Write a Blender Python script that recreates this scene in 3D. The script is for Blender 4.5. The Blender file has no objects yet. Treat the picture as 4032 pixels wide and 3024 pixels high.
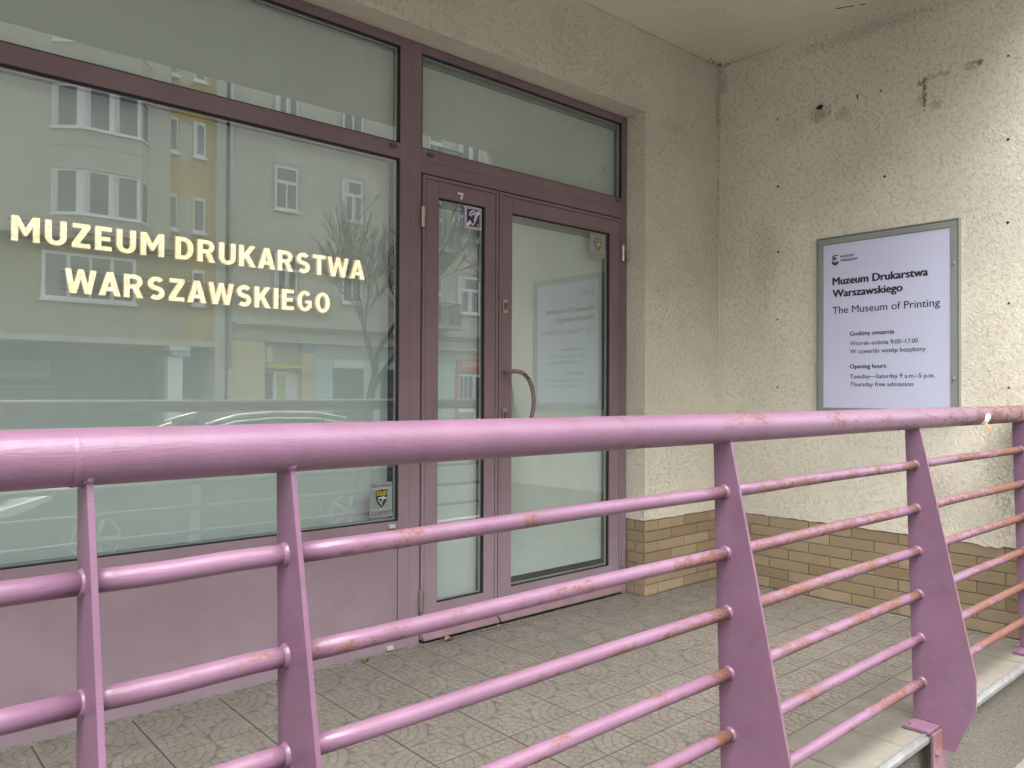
import bpy, bmesh, math, random
from mathutils import Vector, Matrix
R = math.radians
random.seed(7)
scene = bpy.context.scene
COL = scene.collection

# ------------------------------------------------------------------ camera
cam = bpy.data.cameras.new('camera')
cam.sensor_fit = 'HORIZONTAL'; cam.sensor_width = 36.0
cam.lens = 36.0 * 3068.35 / 4032.0
cam.clip_start = 0.05; cam.clip_end = 2000
camo = bpy.data.objects.new('camera', cam); COL.objects.link(camo)
yaw, pit, rol = R(48.611), R(0.626), R(0.246)
d = Vector((math.cos(yaw)*math.cos(pit), math.sin(yaw)*math.cos(pit), math.sin(pit)))
r = Vector((math.sin(yaw), -math.cos(yaw), 0)); u = r.cross(d)
r2 = r*math.cos(rol) + u*math.sin(rol); u2 = -r*math.sin(rol) + u*math.cos(rol)
M = Matrix((r2, u2, -d)).transposed().to_4x4(); M.translation = (0, 0, 1.15)
camo.matrix_world = M
scene.camera = camo

# ------------------------------------------------------------------ sky, sun, exposure
SUN = Vector((-0.16, -0.36, 0.92)).normalized()          # towards the sun
world = bpy.data.worlds.new('World'); scene.world = world; world.use_nodes = True
wn, wl = world.node_tree.nodes, world.node_tree.links
wn.clear()
sky = wn.new('ShaderNodeTexSky'); sky.sky_type = 'NISHITA'; sky.sun_disc = False
sky.sun_elevation = math.asin(SUN.z); sky.sun_rotation = math.atan2(SUN.x, SUN.y)
sky.dust_density = 4.0; sky.air_density = 1.0
hs = wn.new('ShaderNodeHueSaturation'); hs.inputs['Saturation'].default_value = 0.22
bg = wn.new('ShaderNodeBackground'); bg.inputs['Strength'].default_value = 0.15
wo = wn.new('ShaderNodeOutputWorld')
wl.new(sky.outputs[0], hs.inputs['Color']); wl.new(hs.outputs[0], bg.inputs['Color']); wl.new(bg.outputs[0], wo.inputs['Surface'])
sl = bpy.data.lights.new('sun', 'SUN'); sl.energy = 0.5; sl.angle = R(60); sl.color = (1.0, 0.975, 0.94)
so = bpy.data.objects.new('sun', sl); COL.objects.link(so)
so.rotation_euler = (-SUN).to_track_quat('-Z', 'Y').to_euler()
vs = scene.view_settings
vs.view_transform = 'Standard'; vs.look = 'None'; vs.exposure = 2.42; vs.gamma = 1.0; vs.use_curve_mapping = False
scene.render.engine = 'CYCLES'
scene.cycles.max_bounces = 8; scene.cycles.transparent_max_bounces = 12; scene.cycles.diffuse_bounces = 3; scene.cycles.glossy_bounces = 3

# ------------------------------------------------------------------ material helpers
class NT:
    def __init__(s, name):
        s.m = bpy.data.materials.new(name); s.m.use_nodes = True
        s.n, s.l = s.m.node_tree.nodes, s.m.node_tree.links
        s.n.clear(); s.out = s.n.new('ShaderNodeOutputMaterial')
    def node(s, t, **kw):
        x = s.n.new(t)
        for k, v in kw.items(): setattr(x, k, v)
        return x
    def link(s, a, b): s.l.new(a, b)
    def put(s, sock, v):
        if hasattr(v, 'links') or isinstance(v, bpy.types.NodeSocket): s.l.new(v, sock)
        else:
            if isinstance(v, (tuple, list)) and len(v) == 3 and sock.type == 'RGBA': v = (*v, 1)
            sock.default_value = v
    def coord(s, which='Object', scale=None, offset=None):
        o = s.node('ShaderNodeTexCoord').outputs[which]
        if scale or offset:
            mp = s.node('ShaderNodeMapping'); s.link(o, mp.inputs['Vector'])
            if scale: mp.inputs['Scale'].default_value = scale
            if offset: mp.inputs['Location'].default_value = offset
            o = mp.outputs[0]
        return o
    def noise(s, vec, scale, detail=4, rough=0.55, dist=0.0):
        x = s.node('ShaderNodeTexNoise'); s.link(vec, x.inputs['Vector'])
        x.inputs['Scale'].default_value = scale; x.inputs['Detail'].default_value = detail
        x.inputs['Roughness'].default_value = rough; x.inputs['Distortion'].default_value = dist
        return x.outputs['Fac']
    def ramp(s, f, a, b, lo=0.0, hi=1.0):
        x = s.node('ShaderNodeMapRange', interpolation_type='SMOOTHSTEP'); s.put(x.inputs['Value'], f)
        x.inputs['From Min'].default_value = a; x.inputs['From Max'].default_value = b
        x.inputs['To Min'].default_value = lo; x.inputs['To Max'].default_value = hi
        return x.outputs[0]
    def mix(s, f, a, b, mode='MIX'):
        x = s.node('ShaderNodeMix', data_type='RGBA', blend_type=mode)
        s.put(x.inputs[0], f); s.put(x.inputs[6], a); s.put(x.inputs[7], b)
        return x.outputs[2]
    def math(s, op, a, b=0.0, clamp=False):
        x = s.node('ShaderNodeMath', operation=op, use_clamp=clamp); s.put(x.inputs[0], a); s.put(x.inputs[1], b)
        return x.outputs[0]
    def xyz(s, vec):
        x = s.node('ShaderNodeSeparateXYZ'); s.link(vec, x.inputs[0]); return x.outputs
    def bump(s, h, strength=0.5, dist=0.01, normal=None):
        x = s.node('ShaderNodeBump'); s.link(h, x.inputs['Height'])
        x.inputs['Strength'].default_value = strength; x.inputs['Distance'].default_value = dist
        if normal is not None: s.link(normal, x.inputs['Normal'])
        return x.outputs[0]
    def rand(s): return s.node('ShaderNodeObjectInfo').outputs['Random']
    def bsdf(s, color, rough=0.6, metal=0.0, normal=None, spec=None, coat=0.0, emit=None, estr=0.0):
        b = s.node('ShaderNodeBsdfPrincipled')
        s.put(b.inputs['Base Color'], color); s.put(b.inputs['Roughness'], rough); s.put(b.inputs['Metallic'], metal)
        if normal is not None: s.link(normal, b.inputs['Normal'])
        if spec is not None: b.inputs['Specular IOR Level'].default_value = spec
        if coat: b.inputs['Coat Weight'].default_value = coat; b.inputs['Coat Roughness'].default_value = 0.15
        if emit is not None: s.put(b.inputs['Emission Color'], emit); s.put(b.inputs['Emission Strength'], estr)
        s.link(b.outputs[0], s.out.inputs['Surface']); return s.m

def plain(name, color, rough=0.6, metal=0.0, var=0.12, scale=12.0, bump=0.0, spec=None):
    t = NT(name); c = t.coord()
    n = t.noise(c, scale, 5, 0.6)
    col = t.mix(t.ramp(n, 0.3, 0.75), tuple(x*(1-var) for x in color), tuple(min(1, x*(1+var)) for x in color))
    nm = t.bump(t.noise(c, scale*14, 3), 0.4, bump) if bump else None
    return t.bsdf(col, rough, metal, nm, spec)

def blob(t, y, z, vec, cy, cz, ry, rz, nz, amp=0.9):
    """soft-edged ragged mark centred on (cy, cz) of a wall"""
    a = t.math('DIVIDE', t.math('SUBTRACT', y, cy), ry); b = t.math('DIVIDE', t.math('SUBTRACT', z, cz), rz)
    dd = t.math('ADD', t.math('MULTIPLY', a, a), t.math('MULTIPLY', b, b))
    dd = t.math('ADD', dd, t.math('MULTIPLY', t.math('SUBTRACT', nz, 0.5), 5.5))
    return t.ramp(dd, 0.0, 1.0, amp, 0.0)

def stucco(name, base, marks=(), axis='y', relief=0.0044):
    t = NT(name); c = t.coord()
    warp = t.node('ShaderNodeVectorMath', operation='ADD'); t.link(c, warp.inputs[0])
    wn_ = t.node('ShaderNodeTexNoise'); t.link(c, wn_.inputs['Vector']); wn_.inputs['Scale'].default_value = 22
    sc = t.node('ShaderNodeVectorMath', operation='SCALE'); t.link(wn_.outputs['Color'], sc.inputs[0]); sc.inputs['Scale'].default_value = 0.03
    t.link(sc.outputs[0], warp.inputs[1]); w = warp.outputs[0]
    fine = t.noise(w, 165, 2, 0.6)
    mid = t.noise(w, 105, 2, 0.5)
    big = t.noise(c, 1.6, 4, 0.6)
    vor = t.node('ShaderNodeTexVoronoi', feature='DISTANCE_TO_EDGE'); t.link(w, vor.inputs['Vector']); vor.inputs['Scale'].default_value = 125
    crack = t.ramp(vor.outputs['Distance'], 0.0, 0.10, 0.0, 1.0)
    keep = t.ramp(t.noise(c, 48, 1), 0.50, 0.62)
    crk = t.math('SUBTRACT', 1.0, t.math('MULTIPLY', t.math('SUBTRACT', 1.0, crack), keep))
    h = t.math('ADD', t.math('MULTIPLY', fine, 0.9), t.math('MULTIPLY', mid, 0.9))
    h = t.math('ADD', h, t.math('MULTIPLY', crk, 0.35))
    col = t.mix(t.ramp(big, 0.3, 0.75), tuple(x*0.90 for x in base), tuple(min(1, x*1.06) for x in base))
    col = t.mix(t.ramp(mid, 0.28, 0.42, 0.18, 0.0), col, tuple(x*0.55 for x in base))
    col = t.mix(t.math('MULTIPLY', t.math('SUBTRACT', 1.0, crk), 0.24), col, tuple(x*0.45 for x in base))
    s = t.xyz(c)
    hh = s['X'] if axis == 'x' else s['Y']
    nz = t.noise(c, 62, 5, 0.72)
    for (cy, cz, ry, rz, colr, amp) in marks:
        col = t.mix(blob(t, hh, s['Z'], c, cy, cz, ry, rz, nz, amp), col, colr)
    nm = t.bump(h, 1.0, relief)
    return t.bsdf(col, 0.93, 0, nm, 0.25)

def pinkpaint(name='pink railing paint', amount=0.0, slope=0.10, tone=1.0):
    t = NT(name); c = t.coord(); s = t.xyz(c)
    base = t.mix(t.ramp(t.noise(c, 5, 3, 0.6), 0.3, 0.7), tuple(x*tone for x in (0.180, 0.094, 0.147)), tuple(x*tone for x in (0.216, 0.117, 0.179)))
    brush = t.noise(t.coord(scale=(6, 60, 60)), 6, 2, 0.6)
    n1 = t.noise(t.coord(scale=(0.45, 1, 1)), 34, 6, 0.72); lo = t.noise(t.coord(scale=(1.6, 3.0, 6.3)), 1.9, 2, 0.6)
    bias = t.math('ADD', t.ramp(s['X'], 0.2, 1.9, -slope*0.8, slope*0.35), t.ramp(s['X'], 2.9, 4.0, 0.0, slope*2.2))
    ends_d = None
    for pxx in (0.530, 1.708, 2.885, 4.052):
        dpx = t.math('ABSOLUTE', t.math('SUBTRACT', s['X'], pxx-0.035)); ends_d = dpx if ends_d is None else t.math('MINIMUM', ends_d, dpx)
    if 'rod' in name: bias = t.math('ADD', bias, t.math('MULTIPLY', t.ramp(ends_d, 0.02, 0.055, 0.13, 0.0), t.ramp(s['X'], 0.6, 1.6)))
    geo = t.node('ShaderNodeNewGeometry'); nz = t.xyz(geo.outputs['Normal'])['Z']
    under = t.ramp(nz, -0.8, 0.5, 0.05, 0.0)
    v = t.math('ADD', t.math('ADD', n1, bias), t.math('ADD', under, t.math('MULTIPLY', t.math('SUBTRACT', lo, 0.5), 0.75)))
    rust = t.ramp(v, 0.59-amount, 0.70-amount)
    speck = t.ramp(t.noise(t.coord(scale=(0.6, 1, 1)), 230, 3, 0.65), 0.38, 0.60)
    heavy = t.ramp(v, 0.68-amount, 0.86-amount, 0.14, 0.55)
    rust = t.math('MULTIPLY', rust, t.math('ADD', t.math('MULTIPLY', speck, 0.75), heavy), True)
    rc = t.mix(t.noise(c, 60, 2), (0.09, 0.030, 0.009), (0.20, 0.090, 0.040))
    col = t.mix(rust, base, rc)
    ny = t.xyz(geo.outputs['Normal'])['Y']
    if 'post' in name:
        col = t.mix(t.math('MULTIPLY', t.ramp(ny, -0.93, -0.75, 1.0, 0.0), t.ramp(t.math('ADD', n1, t.ramp(s['X'], 0.3, 2.5, -0.25, 0.0)), 0.42, 0.62, 0.0, 0.7)), col, (0.30, 0.15, 0.09))
    grime = t.ramp(t.noise(c, 9, 4, 0.7), 0.52, 0.78, 0.0, 0.5)
    col = t.mix(grime, col, (0.12, 0.062, 0.09))
    rough = t.math('ADD', t.math('MULTIPLY', rust, 0.45), 0.34)
    h = t.math('ADD', t.math('MULTIPLY', brush, 0.5), t.math('MULTIPLY', t.noise(c, 70, 2), 0.6))
    h = t.math('SUBTRACT', h, t.math('MULTIPLY', rust, 0.3))
    return t.bsdf(col, rough, 0, t.bump(h, 0.42, 0.0024), 0.5)

def glassmat(name, tint=(0.93, 0.968, 0.952), ior=2.5):
    t = NT(name)
    tr = t.node('ShaderNodeBsdfTransparent'); tr.inputs[0].default_value = (*tint, 1)
    gl = t.node('ShaderNodeBsdfGlossy'); gl.inputs['Color'].default_value = (0.96, 0.98, 0.97, 1); gl.inputs['Roughness'].default_value = 0.0
    fr = t.node('ShaderNodeFresnel'); fr.inputs['IOR'].default_value = ior
    ge = t.node('ShaderNodeNewGeometry')
    f = t.math('MULTIPLY', fr.outputs[0], t.math('SUBTRACT', 1.0, ge.outputs['Backfacing']))
    mx = t.node('ShaderNodeMixShader'); t.link(f, mx.inputs[0]); t.link(tr.outputs[0], mx.inputs[1]); t.link(gl.outputs[0], mx.inputs[2])
    c = t.coord(); df = t.node('ShaderNodeBsdfDiffuse'); df.inputs['Color'].default_value = (0.72, 0.74, 0.72, 1)
    dirt = t.ramp(t.noise(t.coord(scale=(1, 1, 0.35)), 7, 5, 0.7), 0.42, 0.85, 0.002, 0.045)
    m2 = t.node('ShaderNodeMixShader'); t.link(dirt, m2.inputs[0]); t.link(mx.outputs[0], m2.inputs[1]); t.link(df.outputs[0], m2.inputs[2])
    t.link(m2.outputs[0], t.out.inputs['Surface']); return t.m

def framepaint():
    t = NT('plum aluminium paint'); c = t.coord()
    n = t.noise(c, 3.5, 5, 0.65); f = t.noise(c, 40, 5, 0.7)
    col = t.mix(t.ramp(n, 0.3, 0.75), (0.200, 0.133, 0.148), (0.240, 0.163, 0.182))
    col = t.mix(t.ramp(f, 0.63, 0.78, 0.0, 0.45), col, (0.12, 0.08, 0.085))
    z = t.xyz(c)['Z']
    low_tint = t.math('MULTIPLY', t.ramp(z, 1.1, 0.1), t.ramp(n, 0.2, 0.8, 0.55, 1.0))  # frame colour turns paler and more lilac towards the floor
    col = t.mix(t.math('MULTIPLY', low_tint, 0.5), col, (0.39, 0.315, 0.37))
    return t.bsdf(col, t.ramp(f, 0.3, 0.7, 0.40, 0.52), 0, t.bump(t.noise(c, 160, 2), 0.15, 0.0006), 0.4)

def tilemat(name, a, b):
    t = NT(name); c = t.coord(); rd = t.rand()
    g = t.node('ShaderNodeVectorMath', operation='ADD'); t.link(c, g.inputs[0])
    cb = t.node('ShaderNodeCombineXYZ'); t.link(t.math('MULTIPLY', rd, 37.0), cb.inputs[0]); t.link(t.math('MULTIPLY', rd, 91.0), cb.inputs[1])
    t.link(cb.outputs[0], g.inputs[1]); v = g.outputs[0]
    col = t.mix(t.ramp(t.noise(v, 9, 6, 0.65), 0.3, 0.75), a, b)
    col = t.mix(t.ramp(rd, 0.0, 1.0, 0.0, 0.25), col, tuple(x*0.75 for x in a))
    col = t.mix(t.ramp(t.noise(v, 55, 5, 0.7), 0.58, 0.74, 0.0, 0.45), col, tuple(x*0.55 for x in a))
    low = t.ramp(t.xyz(c)['Z'], -0.0004, -0.0013)
    col = t.mix(t.math('MULTIPLY', low, 0.6), col, (0.075, 0.068, 0.058))
    return t.bsdf(col, t.ramp(t.noise(v, 14, 4), 0.3, 0.7, 0.42, 0.66), 0, t.bump(t.noise(v, 120, 4, 0.65), 0.5, 0.0015), 0.35)

def brickmat():
    t = NT('ochre brick slip'); c = t.coord(); rd = t.rand()
    g = t.node('ShaderNodeVectorMath', operation='ADD'); t.link(c, g.inputs[0])
    cb = t.node('ShaderNodeCombineXYZ'); t.link(t.math('MULTIPLY', rd, 53.0), cb.inputs[0]); t.link(t.math('MULTIPLY', rd, 17.0), cb.inputs[2])
    t.link(cb.outputs[0], g.inputs[1]); v = g.outputs[0]
    col = t.mix(rd, (0.255, 0.19, 0.113), (0.38, 0.30, 0.193))
    col = t.mix(t.ramp(t.noise(v, 14, 5, 0.6), 0.35, 0.75, 0.0, 0.6), col, (0.29, 0.215, 0.13))
    col = t.mix(t.ramp(t.noise(v, 70, 4, 0.7), 0.62, 0.75, 0.0, 0.5), col, (0.22, 0.14, 0.07))
    return t.bsdf(col, 0.62, 0, t.bump(t.noise(v, 60, 4), 0.4, 0.002), 0.35)

def ledmat():
    # warm glow with visible diode spots
    t = NT('warm lit acrylic letter'); c = t.coord()
    vo = t.node('ShaderNodeTexVoronoi', feature='F1'); t.link(c, vo.inputs['Vector']); vo.inputs['Scale'].default_value = 62; vo.inputs['Randomness'].default_value = 0.55
    hot = t.ramp(vo.outputs['Distance'], 0.15, 0.75, 1.0, 0.0)
    col = t.mix(hot, (1.0, 0.72, 0.40), (1.0, 0.86, 0.60))
    geo = t.node('ShaderNodeNewGeometry'); fy = t.ramp(t.xyz(geo.outputs['Normal'])['Y'], -0.9, 0.4, 1.0, 0.0)
    return t.bsdf((0.55, 0.48, 0.36), 0.4, 0, None, 0.3, 0, col, t.math('MULTIPLY', fy, t.math('ADD', t.math('MULTIPLY', hot, 0.06), 0.215)))

MAT = {}
brown = (0.10, 0.055, 0.025); grime_c = (0.20, 0.175, 0.125)
marksB = [(1.590, 2.69, 0.013, 0.10, brown, 0.8), (1.602, 2.75, 0.03, 0.022, (0.14, 0.09, 0.05), 0.7), (1.61, 2.66, 0.03, 0.05, (0.30, 0.24, 0.16), 0.4), (1.55, 2.768, 0.07, 0.016, (0.26, 0.20, 0.13), 0.45), (1.49, 2.765, 0.02, 0.016, (0.18, 0.13, 0.08), 0.6),
          (1.37, 2.765, 0.04, 0.028, (0.24, 0.19, 0.125), 0.55), (1.335, 2.775, 0.02, 0.02, (0.10, 0.07, 0.04), 0.8), (2.15, 2.74, 0.075, 0.07, (0.24, 0.19, 0.12), 0.55),
          (2.02, 2.70, 0.05, 0.05, (0.26, 0.21, 0.14), 0.4), (2.33, 2.70, 0.09, 0.10, (0.58, 0.52, 0.27), 0.4), (1.53, 2.62, 0.035, 0.03, (0.22, 0.17, 0.11), 0.5),
          (2.79, 3.10, 0.05, 0.09, (0.28, 0.23, 0.16), 0.4), (2.5, 1.95, 0.10, 0.3, grime_c, 0.2), (1.22, 0.85, 0.12, 0.28, (0.24, 0.22, 0.17), 0.35), (1.16, 0.6, 0.12, 0.3, (0.24, 0.22, 0.17), 0.35),  # the low pair by the end post paints in contact shade on the wall
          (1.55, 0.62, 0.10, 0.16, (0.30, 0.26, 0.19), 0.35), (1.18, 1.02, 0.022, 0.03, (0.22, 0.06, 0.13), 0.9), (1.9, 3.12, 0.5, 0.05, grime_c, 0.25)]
WALL = (0.72, 0.672, 0.555)
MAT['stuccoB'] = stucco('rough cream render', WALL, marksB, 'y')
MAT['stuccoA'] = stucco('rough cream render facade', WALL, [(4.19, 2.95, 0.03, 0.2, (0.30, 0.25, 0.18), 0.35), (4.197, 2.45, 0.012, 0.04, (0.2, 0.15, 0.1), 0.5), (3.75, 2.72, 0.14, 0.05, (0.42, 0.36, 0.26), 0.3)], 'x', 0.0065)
MAT['ceil'] = stucco('smooth cream ceiling plaster', (0.70, 0.66, 0.55), [], 'y', 0.0016)
MAT['mortar'] = plain('grey mortar', (0.34, 0.32, 0.28), 0.9, 0, 0.15, 30, 0.002)
MAT['brick'] = brickmat()
MAT['pink'] = pinkpaint('pink railing paint', -0.03, 0.11)
MAT['pinkrod'] = pinkpaint('pink rod paint with rust', 0.075)
MAT['pinkpost'] = pinkpaint('pink post paint', -0.17, 0.02, 0.93)
MAT['frame'] = framepaint()
MAT['gasket'] = plain('black rubber gasket', (0.012, 0.012, 0.013), 0.55)
MAT['spacer'] = plain('dull aluminium spacer', (0.36, 0.38, 0.38), 0.45, 0.4)
MAT['glass'] = glassmat('outer window glass')
MAT['glass_in'] = glassmat('inner window glass', (0.95, 0.975, 0.965), 1.9)
MAT['backing'] = plain('frosted white window backing', (0.52, 0.565, 0.545), 0.7, 0, 0.03, 1.3)
MAT['blindbox'] = plain('grey blind cassette', (0.20, 0.22, 0.20), 0.6)
MAT['tile'] = tilemat('patterned stoneware tile', (0.175, 0.155, 0.13), (0.225, 0.202, 0.17))
MAT['tileplain'] = tilemat('plain stoneware tile', (0.165, 0.15, 0.125), (0.215, 0.197, 0.165))
MAT['grout'] = plain('dirty grout', (0.09, 0.08, 0.07), 0.95, 0, 0.3, 25, 0.001)
MAT['alu'] = plain('weathered aluminium', (0.27, 0.27, 0.26), 0.45, 0.5, 0.2, 30, 0.0006)
MAT['plinth'] = stucco('grey concrete plinth', (0.175, 0.158, 0.13), [], 'x', 0.006)
MAT['steel'] = plain('brushed steel', (0.42, 0.40, 0.36), 0.32, 0.85, 0.1, 20)
MAT['brass'] = plain('worn brass', (0.22, 0.14, 0.05), 0.4, 0.7, 0.2, 90)
MAT['capbrown'] = plain('brown plastic cap', (0.11, 0.085, 0.07), 0.5)
MAT['capgrey'] = plain('grey plastic cap', (0.42, 0.42, 0.40), 0.5)
MAT['signframe'] = plain('grey green anodised sign frame', (0.30, 0.32, 0.285), 0.42, 0.35, 0.06, 5)
MAT['signback'] = plain('black sign slot', (0.02, 0.02, 0.022), 0.6)
MAT['board'] = plain('pale lilac printed board', (0.56, 0.575, 0.73), 0.30, 0, 0.02, 2, 0, 0.5)
MAT['ink'] = plain('navy black print', (0.012, 0.012, 0.022), 0.5)
MAT['led'] = ledmat(); MAT['led'].cycles.emission_sampling = 'NONE'
MAT['wire'] = plain('thin steel wire', (0.25, 0.23, 0.21), 0.4, 0.8)
MAT['white'] = plain('white vinyl', (0.78, 0.78, 0.77), 0.5, 0, 0.03)
MAT['navy'] = plain('dark blue vinyl', (0.028, 0.018, 0.115), 0.4)
MAT['stickgrey'] = plain('pale grey sticker', (0.27, 0.31, 0.305), 0.55)
MAT['black'] = plain('black print', (0.008, 0.008, 0.008), 0.5)
MAT['yellow'] = plain('yellow print', (0.72, 0.52, 0.03), 0.5)
MAT['red'] = plain('red print', (0.45, 0.02, 0.03), 0.5)
MAT['hole'] = plain('dark drilled hole', (0.012, 0.01, 0.008), 0.9)
MAT['plug'] = plain('grey wall plug', (0.16, 0.155, 0.145), 0.6)
MAT['darkdirt'] = plain('dark dirty gap', (0.02, 0.016, 0.013), 0.95)
MAT['mud'] = plain('crumbled grey mortar', (0.16, 0.155, 0.135), 0.95, 0, 0.4, 60, 0.004)
MAT['leaf'] = plain('dry brown leaf', (0.28, 0.19, 0.10), 0.8, 0, 0.25, 60)
MAT['tape'] = plain('torn white paper tape', (0.80, 0.78, 0.75), 0.8, 0, 0.05)
MAT['orange'] = plain('faded orange tape', (0.62, 0.22, 0.08), 0.7)
MAT['drip'] = plain('plum drip profile', (0.24, 0.15, 0.165), 0.42, 0, 0.1, 10)
MAT['asphalt'] = plain('asphalt', (0.055, 0.055, 0.057), 0.9, 0, 0.25, 30, 0.004)
MAT['paving'] = plain('concrete paving', (0.17, 0.165, 0.15), 0.9, 0, 0.15, 4, 0.003)
MAT['kerb'] = plain('granite kerb', (0.35, 0.34, 0.33), 0.85, 0, 0.2, 30)
MAT['ground'] = plain('bare ground', (0.16, 0.15, 0.13), 0.95, 0, 0.2, 2)

# ------------------------------------------------------------------ mesh helpers
class MB:
    def __init__(s): s.v = []; s.f = []
    def add(s, vs, fs):
        o = len(s.v); s.v += [tuple(p) for p in vs]; s.f += [tuple(i+o for i in f) for f in fs]; return s
    def box(s, x0, x1, y0, y1, z0, z1):
        return s.add([(x0,y0,z0),(x1,y0,z0),(x1,y1,z0),(x0,y1,z0),(x0,y0,z1),(x1,y0,z1),(x1,y1,z1),(x0,y1,z1)],
                     [(0,3,2,1),(4,5,6,7),(0,1,5,4),(1,2,6,5),(2,3,7,6),(3,0,4,7)])
    def prism(s, poly, fn, a, b):
        """extrude a 2-D polygon; fn(p, q, depth) -> xyz"""
        n = len(poly)
        s.add([fn(p, q, a) for p, q in poly] + [fn(p, q, b) for p, q in poly],
              [tuple(range(n)), tuple(range(2*n-1, n-1, -1))] + [(i, n+i, n+(i+1) % n, (i+1) % n) for i in range(n)])
        return s
    def tube(s, pts, rad, n=12, caps=True):
        pts = [Vector(p) for p in pts]; k = len(pts)
        rads = rad if isinstance(rad, (list, tuple)) else [rad]*k
        prev = None; rings = []
        for i, p in enumerate(pts):
            tg = (pts[min(i+1, k-1)] - pts[max(i-1, 0)]).normalized()
            if prev is None:
                ref = Vector((0, 0, 1)) if abs(tg.z) < 0.9 else Vector((1, 0, 0))
                nrm = tg.cross(ref).normalized()
            else: nrm = (prev - tg*prev.dot(tg)).normalized()
            prev = nrm; bi = tg.cross(nrm)
            rings.append([p + (nrm*math.cos(2*math.pi*j/n) + bi*math.sin(2*math.pi*j/n))*rads[i] for j in range(n)])
        o = len(s.v)
        for rg in rings: s.v += [tuple(q) for q in rg]
        for i in range(k-1):
            for j in range(n):
                s.f.append((o+i*n+j, o+i*n+(j+1) % n, o+(i+1)*n+(j+1) % n, o+(i+1)*n+j))
        if caps: s.f.append(tuple(o+j for j in range(n-1, -1, -1))); s.f.append(tuple(o+(k-1)*n+j for j in range(n)))
        return s
    def mesh(s, name, smooth=False, bevel=0.0):
        me = bpy.data.meshes.new(name); me.from_pydata(s.v, [], s.f); me.update()
        bm = bmesh.new(); bm.from_mesh(me)
        bmesh.ops.recalc_face_normals(bm, faces=bm.faces)
        if bevel: bmesh.ops.bevel(bm, geom=[e for e in bm.edges if len(e.link_faces) == 2 and e.calc_face_angle(0) > 0.5], offset=bevel, segments=2, affect='EDGES', profile=0.6, clamp_overlap=True)
        bm.to_mesh(me); bm.free()
        if smooth: me.shade_smooth()
        return me
    def build(s, name, mat, parent=None, smooth=False, bevel=0.0):
        me = s.mesh(name, smooth, bevel)
        return link(name, me, mat, parent)

def link(name, me, mat, parent=None, loc=None, rot=None):
    m = MAT[mat] if isinstance(mat, str) else mat
    if not me.materials: me.materials.append(m)
    o = bpy.data.objects.new(name, me); COL.objects.link(o)
    if loc: o.location = loc
    if rot: o.rotation_euler = rot
    if parent is not None: setpar(o, parent)
    return o
WM = {}
def setpar(o, p):
    o.parent = p; o.matrix_parent_inverse = Matrix.Translation(-Vector(WM.get(p.name, (0, 0, 0))))
def tag(o, label, cat, group=None, kind=None):
    if label: o['label'] = label
    if cat: o['category'] = cat
    if group: o['group'] = group
    if kind: o['kind'] = kind
    return o
def thing(name, loc, label, cat, group=None):
    o = bpy.data.objects.new(name, None); COL.objects.link(o); o.location = loc; o.empty_display_size = 0.2
    WM[o.name] = loc
    return tag(o, label, cat, group)
def part_empty(name, loc, parent):
    o = bpy.data.objects.new(name, None); COL.objects.link(o); o.location = loc; setpar(o, parent); WM[o.name] = loc
    return o
def struct(o): o['kind'] = 'structure'; return o
def box(name, mat, parent, x0, x1, y0, y1, z0, z1, bevel=0.0): return MB().box(x0, x1, y0, y1, z0, z1).build(name, mat, parent, bevel=bevel)
XZ = lambda p, q, dd: (p, dd, q)      # polygon in the facade plane, extruded along y
YZ = lambda p, q, dd: (dd, p, q)      # polygon in the side wall plane, extruded along x
XY = lambda p, q, dd: (p, q, dd)

def text_mesh(s, name, cap, width=None, weight=0.0, extrude=0.0):
    cu = bpy.data.curves.new('tmp', 'FONT'); cu.body = s; cu.size = 1.0; cu.offset = 0.0; cu.extrude = 0.0; cu.resolution_u = 4
    ob = bpy.data.objects.new('tmp', cu); COL.objects.link(ob)
    dg = bpy.context.evaluated_depsgraph_get()
    me = bpy.data.meshes.new_from_object(ob.evaluated_get(dg)); me.name = name
    bpy.data.objects.remove(ob); bpy.data.curves.remove(cu)
    xs = [v.co.x for v in me.vertices]; x0, x1 = min(xs), max(xs)
    k = cap/0.682; kx = k if width is None else width/(x1-x0+2*weight)
    for v in me.vertices: v.co = ((v.co.x-x0)*kx, v.co.y*k, 0)
    bm = bmesh.new(); bm.from_mesh(me); bmesh.ops.remove_doubles(bm, verts=bm.verts, dist=1e-5)
    bmesh.ops.dissolve_limit(bm, angle_limit=0.02, verts=bm.verts, edges=bm.edges)
    if extrude:
        ret = bmesh.ops.extrude_face_region(bm, geom=bm.faces[:])
        bmesh.ops.translate(bm, verts=[g for g in ret['geom'] if isinstance(g, bmesh.types.BMVert)], vec=(0, 0, extrude))
        bmesh.ops.recalc_face_normals(bm, faces=bm.faces)
    if weight:
        base = bm.faces[:]
        for i, (ox, oy) in enumerate([(1.0, 0), (2.0, 0), (1.0, .5), (1.0, -.5)]):
            dup = bmesh.ops.duplicate(bm, geom=base)
            bmesh.ops.translate(bm, verts=[g for g in dup['geom'] if isinstance(g, bmesh.types.BMVert)], vec=(weight*kx*ox, weight*k*oy, 0.00004*(i+1)))
    bm.to_mesh(me); bm.free(); me.materials.clear()
    return me
def place(me, fn):
    for v in me.vertices: v.co = fn(*v.co)
    me.update(); return me

YF, YA, XB, ZC = 2.945, 2.81, 4.21, 3.205        # frame front, wall face, side wall, ceiling
ZG = -0.44                                       # pavement level
YED = 0.80                                       # edge of the overhang
XL = -7.0                                        # how far the building goes on to the left

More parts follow.
